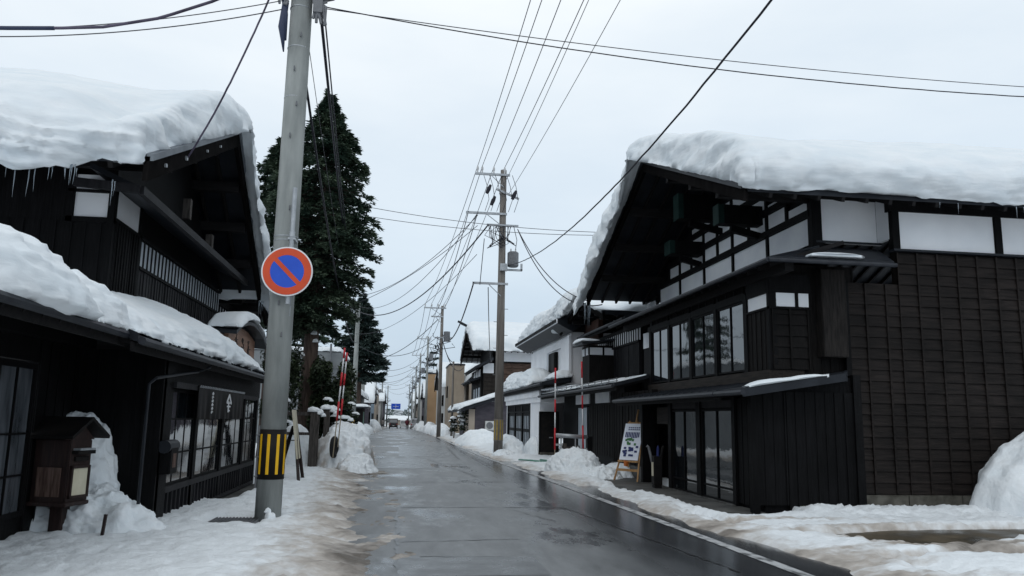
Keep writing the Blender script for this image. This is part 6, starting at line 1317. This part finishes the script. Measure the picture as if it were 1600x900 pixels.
van('white car coming towards the camera far down the street', 'car', 'parked_car', 1.25, 158, 1.6, 4, 1.55, 'car_white', rear=False)
van('silver van parked by the snow bank far down on the right', 'van', 'parked_van', 2.95, 138, 1.55, 3.6, 1.8, 'car_silver')
def person(x, y, h, label, coat, heading=0, phase=1):
    g = gz(y)+.004; s = h/1.7; P = [(0, 0, .92), (0, 0, 1.15), (0, 0, 1.38), (0, 0, 1.47), (0, -.01, 1.56), (0, -.01, 1.66),
         (-.10, 0, .88), (-.11, .10*phase, .48), (-.11, .02*phase, .08), (-.11, -.12+.02*phase, .04), (.10, 0, .88), (.11, -.12*phase, .48), (.11, -.16*phase+.02, .08), (.11, -.28*phase+.04, .04),
         (-.19, 0, 1.38), (-.25, .05, 1.12), (-.24, -.06, .90), (.19, 0, 1.38), (.25, -.04, 1.12), (.24, .06, .90)]
    E_ = [(0, 1), (1, 2), (2, 3), (3, 4), (4, 5), (0, 6), (6, 7), (7, 8), (8, 9), (0, 10), (10, 11), (11, 12), (12, 13), (2, 14), (14, 15), (15, 16), (2, 17), (17, 18), (18, 19)]
    rad = [.15, .15, .15, .055, .09, .085, .1, .07, .05, .045, .1, .07, .05, .045, .07, .055, .04, .07, .055, .04]
    t = thing('person', label, 'person', (x, y, g))
    me = bpy.data.meshes.new('body'); me.from_pydata([(a*s, b*s, c*s) for a, b, c in P], E_, []); o = bpy.data.objects.new('body', me); COL.objects.link(o); o.parent = t; WL[o] = WL[t]
    me.materials.append(M['trousers']); md = o.modifiers.new('skin', 'SKIN'); sub = o.modifiers.new('sub', 'SUBSURF'); sub.levels = sub.render_levels = 1
    for i, v in enumerate(me.skin_vertices[0].data): v.radius = (rad[i]*s, rad[i]*s); v.use_root = (i == 0)
    m = MB(); m.tube([(x, y, g+.72*s), (x, y, g+1.0*s), (x, y, g+1.3*s), (x, y, g+1.44*s)], [.22*s, .2*s, .23*s, .1*s], 12)
    for s_ in (-1, 1): m.tube([(x+s_*.2*s, y, g+1.38*s), (x+s_*.27*s, y+.02, g+1.12*s), (x+s_*.26*s, y-.03, g+.92*s)], [.085*s, .075*s, .06*s], 8)
    m.build('coat', coat, t, smooth=True)
    m = MB(); m.tube([(x, y, g+1.5*s), (x, y+.01, g+1.58*s), (x, y+.01, g+1.68*s), (x, y, g+1.74*s)], [.07*s, .11*s, .105*s, .03], 10); m.build('hair', 'hair', t, smooth=True)
person(-2.45, 132, 1.68, 'person in a light grey coat walking on the left edge of the far road', 'coat_grey', phase=1)
person(1.45, 128, 1.72, 'person in a dark red coat walking in the far road', 'coat_red', phase=-1)
# blue direction sign over the far road
ds = thing('direction_sign', 'blue overhead direction sign far down the street', 'road sign', (-.4, 180, gz(180)))
g_ = gz(180)
m = MB(); m.box(-1.6, .45, 180, 180.06, g_+4.0, g_+5.2); m.build('panel', 'blue', ds)
m = MB(); m.box(-.62, -.55, 179.98, 180, g_+4.2, g_+5.0); m.box(-1.2, .05, 179.98, 179.999, g_+4.55, g_+4.62); m.build('arrows', 'white', ds)
m = MB(); m.tube([(-3.0, 180.2, g_), (-3.0, 180.2, g_+4.9)], .12, 10); m.tube([(-3.0, 180.15, g_+4.8), (.3, 180.15, g_+4.8)], .07, 8); m.build('gantry', 'steel', ds)

# ------------------------------------------------------------------ distant low hills, woods
hm = mat('wooded_snow_hill', (.10, .12, .13), .9, (.42, .45, .48), .11, detail=8, ramp=(.42, .58), spec=.1)
def hills(y, x0, x1, h, seed, depth=120):
    xs = np.linspace(x0, x1, 160); ts = np.linspace(0, 1, 14); V = []; n = len(ts)
    for x in xs:
        hh = h*(.6+.5*fbm(np.array([[x*.004, seed, 0]]), 1, 4, seed=seed)[0]+.12*fbm(np.array([[x*.05, seed, 0]]), 1, 3, seed=seed)[0])
        for t in ts: V.append((x, y+depth*t, gz(400)-1+hh*math.sin(t*math.pi)))
    F = [(i*n+j, (i+1)*n+j, (i+1)*n+j+1, i*n+j+1) for i in range(len(xs)-1) for j in range(n-1)]
    m = MB(); m.add(V, F); tag(m.build('hills', hm, smooth=True, fixn=False), kind='structure')
hills(900, -900, 1200, 9, 2); hills(1500, -1500, 2000, 26, 5, 300)
wood = MB(); rr_ = random.Random(21)
for k in range(520):
    y = rr_.uniform(300, 620); x = rr_.uniform(-.35, .42)*y*.5; h = rr_.uniform(3, 8.5); g = gz(400); 
    if abs(x-.5) < 3.5: continue
    for q in range(14):
        a = rr_.uniform(0, 6.28); z = rr_.uniform(.2, 1); r_ = (1.15-z)*h*.28; c = Vector((x+r_*math.cos(a), y+r_*math.sin(a), g+z*h)); s_ = h*.16
        d1 = Vector((rr_.uniform(-1, 1), 0, rr_.uniform(-1, 1)))*s_; d2 = Vector((rr_.uniform(-1, 1), rr_.uniform(-.4, .4), rr_.uniform(-1, 1)))*s_; wood.add([c, c+d1, c+d2], [(0, 1, 2)])
tag(wood.build('distant_woods', 'cedar2', fixn=False), 'far-off low trees closing the view at the end of the street', 'trees', kind='stuff')
gE = 'small snowy houses closing the far end of the street'
for k, (x, y, w_, h) in enumerate([(-9, 300, 8, 4.5), (1.5, 330, 9, 4.2), (10, 310, 8, 5), (-2, 380, 9, 4.4), (18, 340, 9, 5), (-20, 330, 10, 5)]):
    g = gz(400); t = thing('house', ['small snowy house at the street end, left', 'small snowy house at the street end, centre', 'small snowy house at the street end, right', 'small snowy house farthest off in the middle', 'small snowy house beyond the right row', 'small snowy house beyond the left row'][k], 'house', (x, y, g), gE)
    m = MB(); m.box(x-w_/2, x+w_/2, y, y+8, g-.5, g+h*.6); m.build('wall', ['lightwall', 'sandwall', 'greywall'][k % 3], t)
    m = MB(); m.prism([(y-.6, g+h*.6), (y+4, g+h), (y+8.6, g+h*.6)], lambda p: (x-w_/2-.5, p[0], p[1]), lambda p: (x+w_/2+.5, p[0], p[1])); rf = m.build('roof', 'snow', t)
    m = MB(); [m.box(x-w_*.3+j*w_*.3-.5, x-w_*.3+j*w_*.3+.5, y-.03, y, g+1, g+2.1) for j in range(3)]; m.build('windows', 'glass_far', t)
